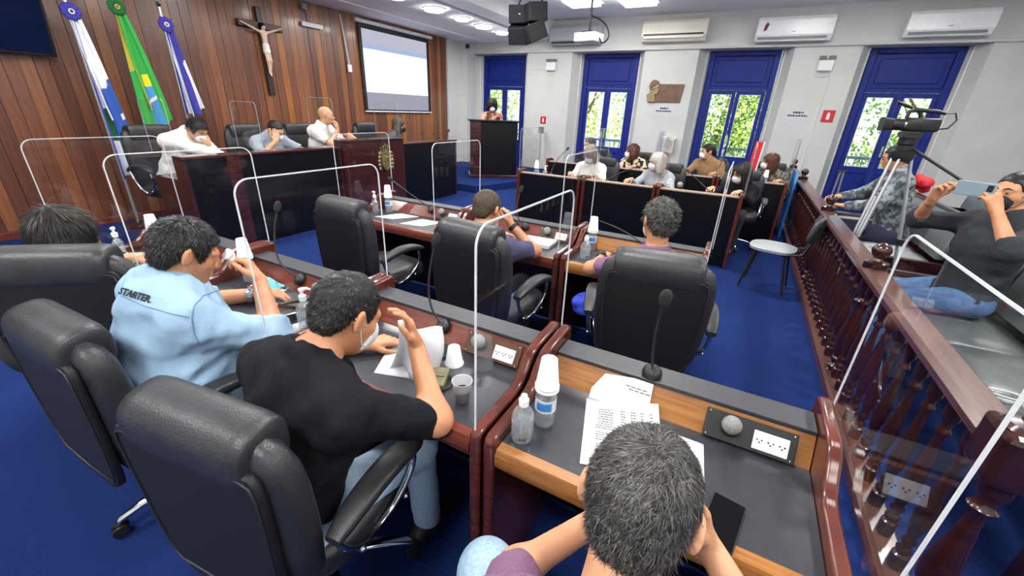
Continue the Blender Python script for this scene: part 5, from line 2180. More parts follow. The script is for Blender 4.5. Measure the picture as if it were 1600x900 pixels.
# ------------------------------------------------------------------ hung from the ceiling
t = thing('loudspeaker_cluster', 'pair of black loudspeaker cabinets hung from the ceiling', 'loudspeaker', (-3.50, 6.84, 2.86), D2R(-12))
M_SPK = mat('charcoal_speaker', (17, 17, 21), 0.6, col2=(22, 22, 27), scale=60)
for k, (z0, ang) in enumerate(((0.12, 0.10), (-0.14, 0.42))):
    for s, yw in ((-1, 0.45), (1, -0.55)):
        R3 = Euler((ang, 0, yw)).to_matrix()
        b = MB()
        b.box((s * 0.155, -0.02, z0), (0.30, 0.30, 0.25), R3)
        cab = b.build('cabinet', M_SPK, t, bevel=0.012)
        c = R3 @ Vector((0, -0.152, 0)) + Vector((s * 0.155, -0.02, z0))
        b = MB()
        b.box(c, (0.27, 0.006, 0.22), R3)
        b.build('grille', mat('speaker_grille', (22, 22, 28), 0.75, col2=(30, 30, 36), scale=200, bump=0.3), cab)
        c2 = c + R3 @ Vector((0.03, -0.004, 0.0))
        b = MB()
        b.box(c2, (0.035, 0.004, 0.014), R3)
        b.build('badge', M_CHROME, cab)
for s in (-1, 1):
    b = MB()
    b.tube([(s * 0.27, 0.02, 0.18), (s * 0.20, 0.05, 0.36), (s * 0.18, 0.05, 0.69)], 0.014, 8)
    b.build('hanging_bracket', M_BLACKPLAST, t, 60)
t = thing('projector', 'white projector on a black ceiling pole with a looping cable', 'projector', (-2.19, 6.10, 2.46), D2R(80))
b = MB()
b.box((0, 0, 0.05), (0.26, 0.32, 0.11))
b.build('casing', M_WHITEPLAST, t, bevel=0.015)
b = MB()
b.lathe([(0.045, 0.0), (0.045, 0.03), (0.035, 0.03)], 16, (0.05, 0.155, 0.05), (0, 1, 0))
b.build('lens', M_BLACKPLAST, t, 40)
b = MB()
b.lathe([(0.016, 0.10), (0.016, 1.08)], 10)
b.box((0, 0, 0.115), (0.16, 0.16, 0.015))
b.build('ceiling_pole', M_BLACKPLAST, t, 40)
b = MB()
b.tube(bez((0, -0.02, 0.30), (0.02, -0.30, 0.22), (0.02, -0.36, 0.0), (0.0, -0.20, -0.02), 8) + [(0.0, -0.15, 0.05)], 0.010, 6)
b.build('cable', M_BLACKPLAST, t, 60)

# ------------------------------------------------------------------ video camera on a tripod
t = thing('tripod', 'silver tripod standing behind the balustrade', 'tripod', (1.12, 4.56, 0))
TOP = 1.38
for k, a in enumerate((100, 230, 350)):
    d = Vector((math.cos(D2R(a)), math.sin(D2R(a)), 0))
    n = Vector((-d.y, d.x, 0))
    b = MB()
    for s in (-1, 1):
        b.tube([d * 0.06 + n * 0.026 * s + Vector((0, 0, TOP)), d * 0.20 + n * 0.022 * s + Vector((0, 0, 0.70))], 0.011, 8)
    lg = b.build('leg', M_STEEL, t, 60)
    b = MB()
    b.tube([d * 0.13 + Vector((0, 0, 1.05)), d * 0.32 + Vector((0, 0, 0.02))], 0.012, 8)
    b.build('lower_leg', M_STEEL, lg, 60)
    b = MB()
    b.box(d * 0.202 + Vector((0, 0, 0.69)), (0.05, 0.08, 0.05), (0, 0, D2R(a)))
    b.ball(d * 0.322 + Vector((0, 0, 0.022)), 0.022, 10)
    b.build('clamp', M_BLACKPLAST, lg, 60)
b = MB()
b.lathe([(0.075, TOP - 0.05), (0.085, TOP - 0.02), (0.085, TOP + 0.02), (0.05, TOP + 0.03), (0.05, TOP + 0.07), (0.06, TOP + 0.08), (0.06, TOP + 0.14)], 16)
b.box((0, 0, TOP + 0.15), (0.12, 0.16, 0.04))
b.build('fluid_head', M_BLACKPLAST, t, 40)
b = MB()
b.tube([(0.03, 0.0, TOP + 0.06), (0.30, -0.25, TOP - 0.12), (0.42, -0.40, TOP - 0.20)], 0.011, 8)
b.build('pan_handle', M_BLACKPLAST, t, 60)
t = thing('video_camera', 'black video camera with a top handle on the tripod', 'camera', (1.13, 4.58, 1.555), D2R(96))
t.scale = (0.85, 0.80, 0.85)
b = MB()
b.loft([((0, 0.20, 0.055), (0.052, 0, 0), (0, 0, 0.052), 2), ((0, 0.10, 0.055), (0.050, 0, 0), (0, 0, 0.05), 2.4), ((0, 0.06, 0.06), (0.055, 0, 0), (0, 0, 0.06), 5), ((0, -0.16, 0.06), (0.055, 0, 0), (0, 0, 0.06), 5), ((0, -0.18, 0.06), (0.045, 0, 0), (0, 0, 0.05), 5)], 20)
b.build('body', M_BLACKPLAST, t, 50)
b = MB()
b.loft([((0, 0.19, 0.055), (0.056, 0, 0), (0, 0, 0.050), 6), ((0, 0.27, 0.055), (0.070, 0, 0), (0, 0, 0.060), 6)], 20)
b.build('lens_hood', M_BLACKPLAST, t, 50)
b = MB()
b.lathe([(0.0535, 0.0), (0.0535, 0.012)], 20, (0, 0.085, 0.055), (0, 1, 0), cap=False)
b.build('lens_ring', M_CHROME, t, 40)
b = MB()
b.tube([(0, 0.09, 0.11), (0, 0.08, 0.17), (0, 0.02, 0.185), (0, -0.14, 0.175), (0, -0.20, 0.16)], [0.014, 0.018, 0.019, 0.018, 0.014], 8)
b.tube([(0, 0.0, 0.18), (0, -0.02, 0.12)], 0.016, 8)
b.build('top_handle', M_BLACKPLAST, t, 60)
b = MB()
b.tube([(0.02, 0.06, 0.20), (0.02, 0.12, 0.22), (0.02, 0.20, 0.25)], [0.012, 0.018, 0.012], 8)
b.build('microphone', M_BLACKPLAST, t, 60)
b = MB()
b.tube([(0, -0.18, 0.16), (0, -0.27, 0.17), (0, -0.30, 0.11), (0, -0.26, 0.04), (0, -0.20, 0.03)], 0.007, 6)
b.build('cable', M_BLACKPLAST, t, 60)
b = MB()
b.span(-0.03, 0.03, -0.05, 0.07, -0.03, 0.005)
b.build('mount_plate', M_GREYPLAST, t)

# stand of crossed sticks by the rightmost door, crutch-like, and a red object
t = thing('folded_stand', 'folded grey stand leaning by the rightmost blue door', 'stand', (1.40, 8.2, 0))
for s in (-1, 1):
    b = MB()
    b.tube([(0.05 * s, 0.0, 0.01), (0.02 * s, 0.06, 0.9)], 0.014, 8)
    b.build('tube', M_GREYPLAST, t, 60)
b = MB()
b.tube([(-0.06, 0.06, 0.9), (0.06, 0.06, 0.9)], 0.016, 8)
b.build('grip', M_BLACKPLAST, t, 60)
# ------------------------------------------------------------------ things on the desks
M_LABELB = mat('blue_label', (40, 112, 186), 0.5, col2=(70, 140, 206), scale=60)
M_WATER = clear_mat('still_water', (0.9, 0.94, 0.96, 1), base=0.08, rough=0.02, milk=0.16)
M_CUP = mat('translucent_white_cup', (222, 226, 230), 0.4, col2=(230, 233, 236), scale=8, alpha=0.86)
M_CUP2 = mat('clear_coffee_cup', (214, 218, 222), 0.35, col2=(222, 226, 230), scale=8, alpha=0.42)
M_PUMP = mat('white_pump', (234, 236, 238), 0.35)
M_COFFEE = mat('black_coffee', (14, 10, 9), 0.15)
DZ = 0.722
PROTO = {}


def place(key, make, name, label, cat, loc, rotz, group):
    if key in PROTO:
        o = dup(PROTO[key], loc, rotz, label, group=group)
        return o
    t = thing(name, label, cat, loc, rotz, group)
    make(t)
    PROTO[key] = t
    return t


def mk_bottle(t):
    b = MB()
    b.lathe([(0.026, 0.0), (0.030, 0.004), (0.031, 0.012), (0.029, 0.02), (0.031, 0.028), (0.031, 0.110), (0.028, 0.125), (0.018, 0.145), (0.013, 0.152), (0.013, 0.165)], 18)
    b.build('bottle_shell', M_PET, t, 50)
    b = MB()
    b.lathe([(0.0318, 0.060), (0.0318, 0.104)], 18, cap=False)
    b.build('paper_label', M_PAPER, t, 50)
    b = MB()
    for k in range(6):
        a0, a1 = -2.6 + 0.25 * k, -2.6 + 0.25 * (k + 1)
        b.add([(0.0324 * math.cos(a0), 0.0324 * math.sin(a0), 0.068), (0.0324 * math.cos(a1), 0.0324 * math.sin(a1), 0.068), (0.0324 * math.cos(a1), 0.0324 * math.sin(a1), 0.096), (0.0324 * math.cos(a0), 0.0324 * math.sin(a0), 0.096)], [(0, 1, 2, 3)])
    b.build('blue_emblem', M_LABELB, t)
    b = MB()
    b.lathe([(0.024, 0.003), (0.0285, 0.010), (0.0285, 0.060)], 16)
    b.build('water', M_WATER, t, 50)
    for k in range(2):
        b = MB()
        z = 0.128 + 0.012 * k
        b.lathe([(0.0355, z), (0.0365, z + 0.004), (0.034, z + 0.006), (0.0235, z + 0.092), (0.022, z + 0.093), (0.0215, z + 0.090)], 18, cap=False)
        b.lathe([(0.0232, z + 0.0925), (0.002, z + 0.0915)], 18, cap=False)
        b.build('inverted_cup', M_CUP, t, 50)


def mk_san(t):
    b = MB()
    secs = []
    for z, k in [(0, 0.9), (0.006, 1), (0.085, 1), (0.098, 0.92), (0.112, 0.6), (0.120, 0.36), (0.132, 0.34)]:
        secs.append(((0, 0, z), (0.034 * k, 0, 0), (0, 0.024 * k, 0), 2.6))
    b.loft(secs, 20)
    b.build('bottle_shell', M_PET, t, 60)
    b = MB()
    b.loft([((0, 0, 0.003), (0.030, 0, 0), (0, 0.021, 0), 2.6), ((0, 0, 0.065), (0.031, 0, 0), (0, 0.0215, 0), 2.6)], 18)
    b.build('gel', M_WATER, t, 60)
    b = MB()
    b.lathe([(0.014, 0.128), (0.015, 0.150), (0.007, 0.153), (0.006, 0.168), (0.011, 0.170), (0.011, 0.180)], 14)
    b.tube([(0, 0, 0.176), (0.02, 0, 0.177), (0.034, 0, 0.170)], [0.009, 0.006, 0.004], 8)
    b.build('pump', M_PUMP, t, 50)
    b = MB()
    b.prism([(-0.018, 0.012), (0.018, 0.012), (0.018, 0.030), (-0.018, 0.030)], 'y', -0.0252, -0.0242)
    b.build('small_label', M_PAPER, t)


def mk_flip(t):
    b = MB()
    b.lathe([(0.028, 0.0), (0.031, 0.004), (0.032, 0.012), (0.032, 0.078), (0.030, 0.092), (0.022, 0.108), (0.013, 0.116), (0.013, 0.122)], 20)
    b.build('bottle_shell', M_PET, t, 60)
    b = MB()
    b.lathe([(0.029, 0.003), (0.030, 0.010), (0.030, 0.066)], 18)
    b.build('gel', M_WATER, t, 60)
    b = MB()
    b.lathe([(0.014, 0.120), (0.0145, 0.140), (0.009, 0.144), (0.009, 0.154), (0.004, 0.156)], 14)
    b.build('flip_cap', M_PUMP, t, 50)
    b = MB()
    for k in range(5):
        b.box((-0.012 + 0.006 * k, -0.0325, 0.022), (0.003, 0.001, 0.010))
    b.build('printed_mark', M_INK, t)


def mk_cup(t, up=True, coffee=False):
    b = MB()
    if up:
        b.lathe([(0.020, 0.0), (0.022, 0.001), (0.0315, 0.072), (0.034, 0.074), (0.034, 0.077), (0.031, 0.076), (0.021, 0.004), (0.002, 0.004)], 20, cap=False)
        b.build('cup_wall', M_CUP2, t, 60)
        b = MB()
        b.lathe([(0.0212, 0.005), (0.0262, 0.040), (0.002, 0.040)], 18)
        b.build('coffee', M_COFFEE, t, 50)
    else:
        b.lathe([(0.036, 0.0), (0.036, 0.004), (0.033, 0.006), (0.022, 0.072), (0.020, 0.073), (0.002, 0.072)], 20, cap=False)
        b.build('cup_wall', M_CUP, t, 60)


def bottle(x, y, label, z=DZ, r=0.0):
    return place('bottle', mk_bottle, 'water_bottle', label, 'bottle', (x, y, z), r, 'water bottles topped with cups')


def sanit(x, y, label, z=DZ, r=0.0):
    return place('san', mk_san, 'sanitizer_bottle', label, 'bottle', (x, y, z), r, 'pump sanitizer bottles')


bottle(-0.355, 0.925, 'water bottle under upturned cups at the foreground desk', r=0.5)
place('flip', mk_flip, 'sanitizer_bottle', 'clear flip-cap gel bottle in the foreground beside the cup-topped bottle', 'bottle', (-0.385, 0.835, DZ), 0.4, 'sanitizer bottles')
bottle(-2.11, 1.09, 'water bottle under upturned cups by the man in denim', r=0.3)
bottle(-2.96, 1.06, 'water bottle under upturned cups near the far left woman', r=0.2)
sanit(-3.02, 0.90, 'pump gel bottle in front of the dark-haired woman', r=2.6)
sanit(-1.45, 0.93, 'pump gel bottle half hidden by the man in black', r=1.0)
bottle(-2.64, 2.64, 'water bottle under upturned cups on the empty-chair desk', r=0.6)
sanit(-2.72, 2.56, 'pump gel bottle on the empty-chair desk', r=2.8)
sanit(-1.55, 2.62, 'pump gel bottle hidden beside the close-cropped head', r=0.4)
bottle(-0.79, 2.66, 'water bottle under upturned cups left of the curly-haired man', r=0.6)
place('flip', mk_flip, 'sanitizer_bottle', 'clear gel bottle with a blue mark by the curly-haired man', 'bottle', (-0.765, 2.46, DZ), 0.9, 'sanitizer bottles')
for (x, y, lb, k) in [(-2.50, 5.36, 'clear bottle at the lectern end of the first witness row', 0), (-2.36, 5.34, 'pump gel bottle at the lectern end of the first witness row', 1), (-1.62, 5.36, 'pump gel bottle beside the blond woman', 1),
                      (-0.72, 5.30, 'pump gel bottle right of the white-haired woman', 1), (-2.62, 6.86, 'small bottle on the rear witness desk nearest the lectern', 1), (0.33, 6.86, 'bottle before the auburn-haired person', 0)]:
    (bottle if k == 0 else sanit)(x, y, lb, r=0.5)
bottle(-5.12, 5.33, 'water bottle by the person in the black mask on the dais', z=0.80)
sanit(-5.22, 3.85, 'small pump bottle on the dais beside the man in grey', z=0.80)
bottle(-5.05, 3.96, 'water bottle on the dais next to the balding man', z=0.80)
place('cup_up', lambda t: mk_cup(t, True, True), 'plastic_cup', 'open plastic cup of black coffee beside the man in black', 'cup', (-0.63, 0.885, DZ), 0, 'plastic cups')
place('cup_dn', lambda t: mk_cup(t, False), 'plastic_cup', 'upturned white plastic cup behind the wallet', 'cup', (-0.775, 1.04, DZ), 0, 'plastic cups')

_pz = {}


def paper(pts, label, z=DZ, lines=0, group='loose papers', bend=0.0, seed=1, lift=0.0):
    """Sheet from four world corners (near-left, near-right, far-right, far-left), stacked so that sheets do not touch."""
    c = (sum(p[0] for p in pts) / 4, sum(p[1] for p in pts) / 4)
    t = thing('paper_sheet', label, 'paper', (c[0], c[1], z), 0, group)
    zl = [p[2] if len(p) > 2 else 0.0 for p in pts]

    def zc(u, v):
        return max(0.0, ((1 - u) * zl[3] + u * zl[2]) * max(0.0, (v - 0.7) / 0.3))
    b = MB()
    n = 10
    vs = []
    for j in range(n + 1):
        v = j / n
        for i in range(n + 1):
            u = i / n
            x = (1 - v) * ((1 - u) * pts[0][0] + u * pts[1][0]) + v * ((1 - u) * pts[3][0] + u * pts[2][0])
            y = (1 - v) * ((1 - u) * pts[0][1] + u * pts[1][1]) + v * ((1 - u) * pts[3][1] + u * pts[2][1])
            vs.append((x - c[0], y - c[1], 0.0012 + bend * math.sin(u * math.pi) * v + lift * v * v + zc(u, v)))
    fs = [(j * (n + 1) + i, j * (n + 1) + i + 1, (j + 1) * (n + 1) + i + 1, (j + 1) * (n + 1) + i) for j in range(n) for i in range(n)]
    b.add(vs, fs)
    sh = b.build('sheet', M_PAPER, t, 180)
    m = sh.modifiers.new('thickness', 'SOLIDIFY')
    m.thickness = 0.0008
    if lines:
        rr = random.Random(seed)
        b = MB()

        def W(u, v):
            x = (1 - v) * ((1 - u) * pts[0][0] + u * pts[1][0]) + v * ((1 - u) * pts[3][0] + u * pts[2][0])
            y = (1 - v) * ((1 - u) * pts[0][1] + u * pts[1][1]) + v * ((1 - u) * pts[3][1] + u * pts[2][1])
            return (x - c[0], y - c[1], 0.0022 + bend * math.sin(u * math.pi) * v + lift * v * v + zc(u, v))
        for k in range(lines):
            v = 0.86 - k * 0.034
            if k < 7:
                segs = [(0.14, 0.36), (0.46, 0.53), (0.60, 0.67), (0.74, 0.79), (0.87, 0.91)]
            elif k in (9, 14, 20):
                continue
            else:
                segs = [(0.10, 0.55 + 0.35 * rr.random())]
            for (a, e) in segs:
                u = a
                while u < e - 0.01:
                    w = 0.012 + 0.03 * rr.random()
                    q = min(u + w, e)
                    b.add([W(u, v), W(q, v), W(q, v + 0.013), W(u, v + 0.013)], [(0, 1, 2, 3)])
                    u = q + 0.008
        b.build('printed_text', mat('light_print', (74, 76, 82), 0.9), t)
    return t


paper([(-0.178, 0.815), (0.030, 0.872), (-0.062, 1.148, 0.036), (-0.268, 1.092, 0.0)], 'printed sheet with a table of figures before the grey-haired man', z=DZ + 0.004, lines=24, seed=3)
paper([(-0.205, 0.83), (0.0, 0.90), (-0.085, 1.135), (-0.280, 1.105)], 'white sheet lying beneath the printed table sheet', z=DZ + 0.001)
t = thing('propped_paper', 'white sheet propped against the amber riser behind the printed sheet', 'paper', (-0.17, 1.12, DZ), 0, 'loose papers')
b = MB()
b.add([(-0.105, -0.01, 0.003), (0.085, 0.005, 0.003), (0.08, 0.058, 0.085), (0.02, 0.056, 0.088), (-0.075, 0.050, 0.075), (-0.105, 0.01, 0.03)], [(0, 1, 2, 3, 4, 5)])
o = b.build('sheet', M_PAPER, t)
m = o.modifiers.new('thickness', 'SOLIDIFY')
m.thickness = 0.0008
b = MB()
for k in range(2):
    for q in range(5 - k):
        b.add([(-0.02 + 0.018 * q + 0.03 * k, 0.039 - 0.005 * k - 0.0015, 0.063 - 0.008 * k), (-0.006 + 0.018 * q + 0.03 * k, 0.039 - 0.005 * k - 0.0015, 0.063 - 0.008 * k), (-0.006 + 0.018 * q + 0.03 * k, 0.0405 - 0.005 * k - 0.0015, 0.0655 - 0.008 * k), (-0.02 + 0.018 * q + 0.03 * k, 0.0405 - 0.005 * k - 0.0015, 0.0655 - 0.008 * k)], [(0, 1, 2, 3)])
b.build('printed_text', MATS['light_print'], t)
paper([(-0.01, 0.93), (0.10, 0.94), (0.085, 1.085), (-0.01, 1.085)], 'corner of a white sheet right of the grey head', z=DZ + 0.0005)
paper([(-0.98, 0.84), (-0.80, 0.90), (-0.90, 1.10), (-1.08, 1.04)], 'white sheet lying before the man in black')
t = thing('held_paper', 'curled white sheet held up in front of the man in black', 'paper', (-0.865, 0.885, DZ), D2R(15), 'loose papers')
b = MB()
n = 10
vs = []
for j in range(n + 1):
    for i in range(n + 1):
        u, v = i / n, j / n
        vs.append(((u - 0.5) * 0.17 + 0.02 * math.sin(v * 3), 0.02 + 0.06 * v + 0.035 * math.sin(u * 7 + v), 0.006 + 0.165 * v - 0.03 * abs(u - 0.5)))
b.add(vs, [(j * (n + 1) + i, j * (n + 1) + i + 1, (j + 1) * (n + 1) + i + 1, (j + 1) * (n + 1) + i) for j in range(n) for i in range(n)])
o = b.build('sheet', M_PAPER, t, 180)
m = o.modifiers.new('thickness', 'SOLIDIFY')
m.thickness = 0.0008
paper([(-1.66, 0.80), (-1.46, 0.86), (-1.43, 1.06), (-1.62, 0.99)], 'white sheet under the black phone on the denim man\'s desk')
paper([(-2.00, 1.00), (-1.86, 1.02), (-1.86, 1.12), (-2.02, 1.11)], 'small white paper beside the turquoise mask')
paper([(-3.06, 0.80), (-2.88, 0.86), (-2.86, 1.09), (-3.04, 1.10)], 'white sheet on the far left desk nearest the gel bottle')
paper([(-2.86, 0.78), (-2.68, 0.82), (-2.66, 1.05), (-2.84, 1.07)], 'white sheet on the far left desk next to the denim shoulder')
paper([(-2.62, 2.44), (-2.44, 2.47), (-2.32, 2.66), (-2.52, 2.66)], 'left white sheet on the empty-chair desk')
paper([(-2.30, 2.40), (-2.10, 2.44), (-2.04, 2.63), (-2.25, 2.62)], 'right white sheet with a pen mark on the empty-chair desk')
t = thing('paper_stack', 'thick white stack of papers right of the close-cropped man', 'paper', (-1.16, 2.565, DZ), 0.06, 'loose papers')
for k in range(3):
    b = MB()
    b.box((0.004 * k, 0.003 * k, 0.005 + 0.008 * k), (0.24 - 0.004 * k, 0.17, 0.0075))
    b.build('sheaf', M_PAPER, t)
paper([(-0.30, 2.52), (-0.12, 2.53), (-0.11, 2.66), (-0.28, 2.66)], 'white sheet right of the curly-haired man')
for pts, lb in [([(-1.55, 5.34), (-1.2, 5.34), (-1.2, 5.20), (-1.55, 5.20)], 'white paper on the ledge before the white-haired woman')]:
    paper(pts, lb)
paper([(-5.46, 2.75), (-5.20, 2.75), (-5.20, 3.0), (-5.46, 3.0)], 'white papers on the dais before the white jacket', z=0.802)
paper([(-5.42, 3.70), (-5.10, 3.72), (-5.12, 3.98), (-5.44, 3.96)], 'white papers on the dais before the grey T-shirt', z=0.802, bend=0.03)
paper([(-5.40, 4.75), (-5.12, 4.75), (-5.12, 5.05), (-5.40, 5.05)], 'white papers on the raised centre of the dais', z=0.802)

# phones, wallet, notebook, pen, masks
t = thing('smartphone', 'black smartphone on the white sheet left of the man in black', 'phone', (-1.555, 0.945, DZ + 0.003), D2R(-25), 'phones on the desks')
b = MB()
b.box((0, 0, 0.005), (0.075, 0.15, 0.009))
b.build('casing', M_BLACKPLAST, t, bevel=0.004)
b = MB()
b.box((0, 0, 0.0100), (0.070, 0.144, 0.0012))
b.build('screen', mat('black_glass', (8, 8, 10), 0.08), t)
dup(t, (0.148, 0.835, DZ), D2R(-10), 'black smartphone with a pale edge by the grey-haired man\'s elbow')
t = thing('wallet', 'olive leather wallet with a key ring and strap beside the man in black', 'wallet', (-0.765, 0.915, DZ), D2R(24))
M_OLIVE = mat('olive_leather', (96, 94, 66), 0.5, col2=(120, 118, 86), scale=20, bump=0.2, bump_scale=120)
b = MB()
b.box((0, 0, 0.014), (0.082, 0.108, 0.026))
b.build('folded_body', M_OLIVE, t, bevel=0.007)
b = MB()
b.box((0, 0.0, 0.0285), (0.070, 0.010, 0.003))
b.build('flap', M_OLIVE, t)
b = MB()
b.tube([(0.016 * math.cos(a) - 0.01, 0.016 * math.sin(a) - 0.068, 0.008) for a in np.linspace(0, 6.28, 13)[:-1]], 0.0025, 6, closed=True)
b.build('key_ring', M_STEEL, t, 60)
b = MB()
b.tube([(0.045, 0.03, 0.006), (0.06, 0.01, 0.006), (0.055, -0.03, 0.006), (0.04, -0.045, 0.006)], 0.005, 6, flat=0.6)
b.build('strap', M_BLACKPLAST, t, 60)
t = thing('pen', 'dark pen lying by the upturned cup', 'pen', (-0.845, 1.035, DZ + 0.006), D2R(-50), 'pens')
b = MB()
b.tube([(0, -0.07, 0), (0, 0.05, 0), (0, 0.066, 0), (0, 0.07, 0)], [0.005, 0.005, 0.003, 0.001], 8)
b.build('barrel', M_BLACKPLAST, t, 60)
b = MB()
b.box((0.0055, -0.045, 0.002), (0.002, 0.04, 0.003))
b.build('clip', M_CHROME, t)
t = thing('notebook', 'dark grey notebook on the denim man\'s desk', 'notebook', (-1.71, 1.055, DZ), D2R(18))
b = MB()
b.box((0, 0, 0.008), (0.17, 0.12, 0.014))
b.build('cover', mat('dark_grey_cover', (60, 62, 68), 0.6), t, bevel=0.003)
dup(PROTO.setdefault('pen', bpy.data.objects['pen']), (-1.675, 1.04, DZ + 0.021), D2R(-30), 'light pen lying on the dark grey notebook')
t = thing('surgical_mask', 'turquoise surgical mask lying on the denim man\'s desk', 'mask', (-1.955, 1.085, DZ), D2R(20))
b = MB()
vs = []
n = 10
for j in range(n + 1):
    for i in range(n + 1):
        u, v = i / n, j / n
        vs.append(((u - 0.5) * 0.13, (v - 0.5) * 0.085, 0.006 + 0.055 * math.sin(u * math.pi) * math.sin(v * math.pi) + 0.004 * math.sin(v * 22)))
b.add(vs, [(j * (n + 1) + i, j * (n + 1) + i + 1, (j + 1) * (n + 1) + i + 1, (j + 1) * (n + 1) + i) for j in range(n) for i in range(n)])
b.build('pleated_cloth', mat('turquoise_mask', (108, 190, 206), 0.8, col2=(130, 206, 218), scale=60), t, 180)
for s in (-1, 1):
    b = MB()
    b.tube([(0.063 * s, 0.038, 0.006), (0.095 * s, 0.02, 0.004), (0.095 * s, -0.02, 0.004), (0.063 * s, -0.038, 0.006)], 0.0018, 6)
    b.build('ear_loop', M_PAPER, t, 60)

# gooseneck microphones


def goose(label, base, tip, mid=None, group='gooseneck microphones', foam=0.016, r=0.0045):
    t = thing('gooseneck_microphone', label, 'microphone', base, 0, group)
    b = MB()
    b.lathe([(0.030, -0.004), (0.032, 0.012), (0.024, 0.026), (0.010, 0.032)], 18, axis=(0, -0.55, 0.83))
    b.build('base', M_BLACKPLAST, t, 40)
    d = Vector(tip) - Vector(base)
    m = Vector(mid) - Vector(base) if mid else d * 0.5 + Vector((0, 0, 0.06))
    p0 = Vector((0, -0.012, 0.024))
    p1 = m * 1.33 - d * 0.17 - p0 * 0.17
    b = MB()
    cv = bez(tuple(p0), tuple(p0 * 0.3 + p1 * 0.7), tuple(d * 0.3 + p1 * 0.7), tuple(d), 14)
    b.tube(cv, r, 8)
    b.build('gooseneck', M_BLACKPLAST, t, 60)
    dd = (Vector(cv[-1]) - Vector(cv[-2])).normalized()
    b = MB()
    b.lathe([(0.004, -0.012), (foam * 0.8, -0.004), (foam, 0.014), (foam * 0.95, 0.030), (foam * 0.6, 0.042), (0.003, 0.047)], 14, tuple(d), tuple(dd))
    b.build('foam_head', mat('black_foam', (30, 31, 34), 0.95, col2=(40, 41, 44), scale=400, bump=0.5), t, 60)
    return t


goose('gooseneck microphone rising from the denim man\'s desk', (-1.80, 1.165, 0.775), (-1.945, 1.20, 1.10), (-1.93, 1.12, 0.87))
goose('gooseneck microphone curving up from the desk of the man in black', (-0.915, 1.165, 0.775), (-0.99, 1.22, 1.10), (-1.005, 1.16, 0.88))
goose('upright gooseneck microphone on the foreground desk', (-0.105, 1.215, 0.82), (-0.112, 1.20, 1.085), (-0.125, 1.225, 0.95), foam=0.019)
goose('gooseneck microphone slanting over the empty-chair desk', (-2.24, 2.73, 0.775), (-2.60, 2.66, 1.0), (-2.42, 2.68, 0.90))
goose('gooseneck microphone before the close-cropped man', (-1.34, 2.73, 0.775), (-1.42, 2.78, 1.03), (-1.43, 2.72, 0.86))
goose('gooseneck microphone reaching left from the curly-haired man', (-0.44, 2.74, 0.775), (-0.82, 2.82, 0.895), (-0.62, 2.78, 0.87))
goose('gooseneck microphone before the blond woman', (-2.22, 5.22, 0.80), (-2.13, 5.50, 1.12), (-2.20, 5.3, 0.98))
goose('gooseneck microphone before the white-haired woman', (-1.45, 5.22, 0.80), (-1.18, 5.55, 0.97), (-1.32, 5.35, 0.92))
goose('gooseneck microphone right of the white-haired woman', (-0.25, 5.22, 0.80), (-0.55, 5.5, 0.99), (-0.4, 5.3, 0.92))
goose('gooseneck microphone behind the person in tan', (-0.30, 6.74, 0.80), (-0.20, 6.95, 1.25), (-0.26, 6.8, 1.05))
goose('gooseneck microphone before the masked person on the dais', (-5.1, 6.1, 0.80), (-5.25, 6.25, 1.12), (-5.12, 6.2, 1.0))
goose('gooseneck microphone at the right end of the dais', (-5.1, 6.4, 0.80), (-5.22, 6.52, 1.10), (-5.1, 6.48, 1.0))
goose('gooseneck microphone near the lectern end of the dais', (-5.1, 6.6, 0.80), (-5.0, 6.68, 1.16), (-5.05, 6.62, 1.0))
# grey table microphones standing on the witness ledge
t = thing('table_microphone', 'small round pale microphone on the witness ledge right of the gel bottle', 'microphone', (-0.58, 5.22, 0.817), 0)
b = MB()
b.lathe([(0.03, 0), (0.03, 0.012), (0.01, 0.016)], 14)
b.build('base', M_BLACKPLAST, t, 40)
b = MB()
b.ball((0, 0, 0.045), 0.034, 14)
b.build('grille', M_GRILLE, t, 60)
# blue cloth on the curly-haired man's lap
S = Solid(0.03)
for k in range(9):
    a = k * 0.7
    S.ell((0.10 * math.cos(a * 1.7), 0.07 * math.sin(a * 2.3), 0.02 * math.sin(a)), (0.07, 0.04, 0.03), frame((math.cos(a), math.sin(a), 0.2)))
F, lo, vx, ax = S.field(0.008)
o = link_mesh('blue_jacket', mesh_from('blue_jacket', [nets(wrinkle(F, ax, 0.012, 60, 4), lo, vx)]), mat('royal_blue_cloth', (34, 50, 168), 0.8, col2=(48, 66, 190), scale=30))
o.location = (-0.56, 2.20, 0.545)
tag(o, 'crumpled royal blue jacket on the curly-haired man\'s armrest', 'jacket')
S = Solid(0.03)
for k in range(6):
    S.ell((0.04 * math.cos(k * 2.0), 0.06 * math.sin(k * 1.3), 0.02 * k), (0.06, 0.07, 0.05))
F, lo, vx, ax = S.field(0.01)
o = link_mesh('red_bag', mesh_from('red_bag', [nets(wrinkle(F, ax, 0.012, 60, 8), lo, vx)]), mat('red_nylon', (190, 30, 40), 0.6))
o.location = (1.90, 6.62, 0.93)
tag(o, 'small red bag on the bench back behind the tripod', 'bag')
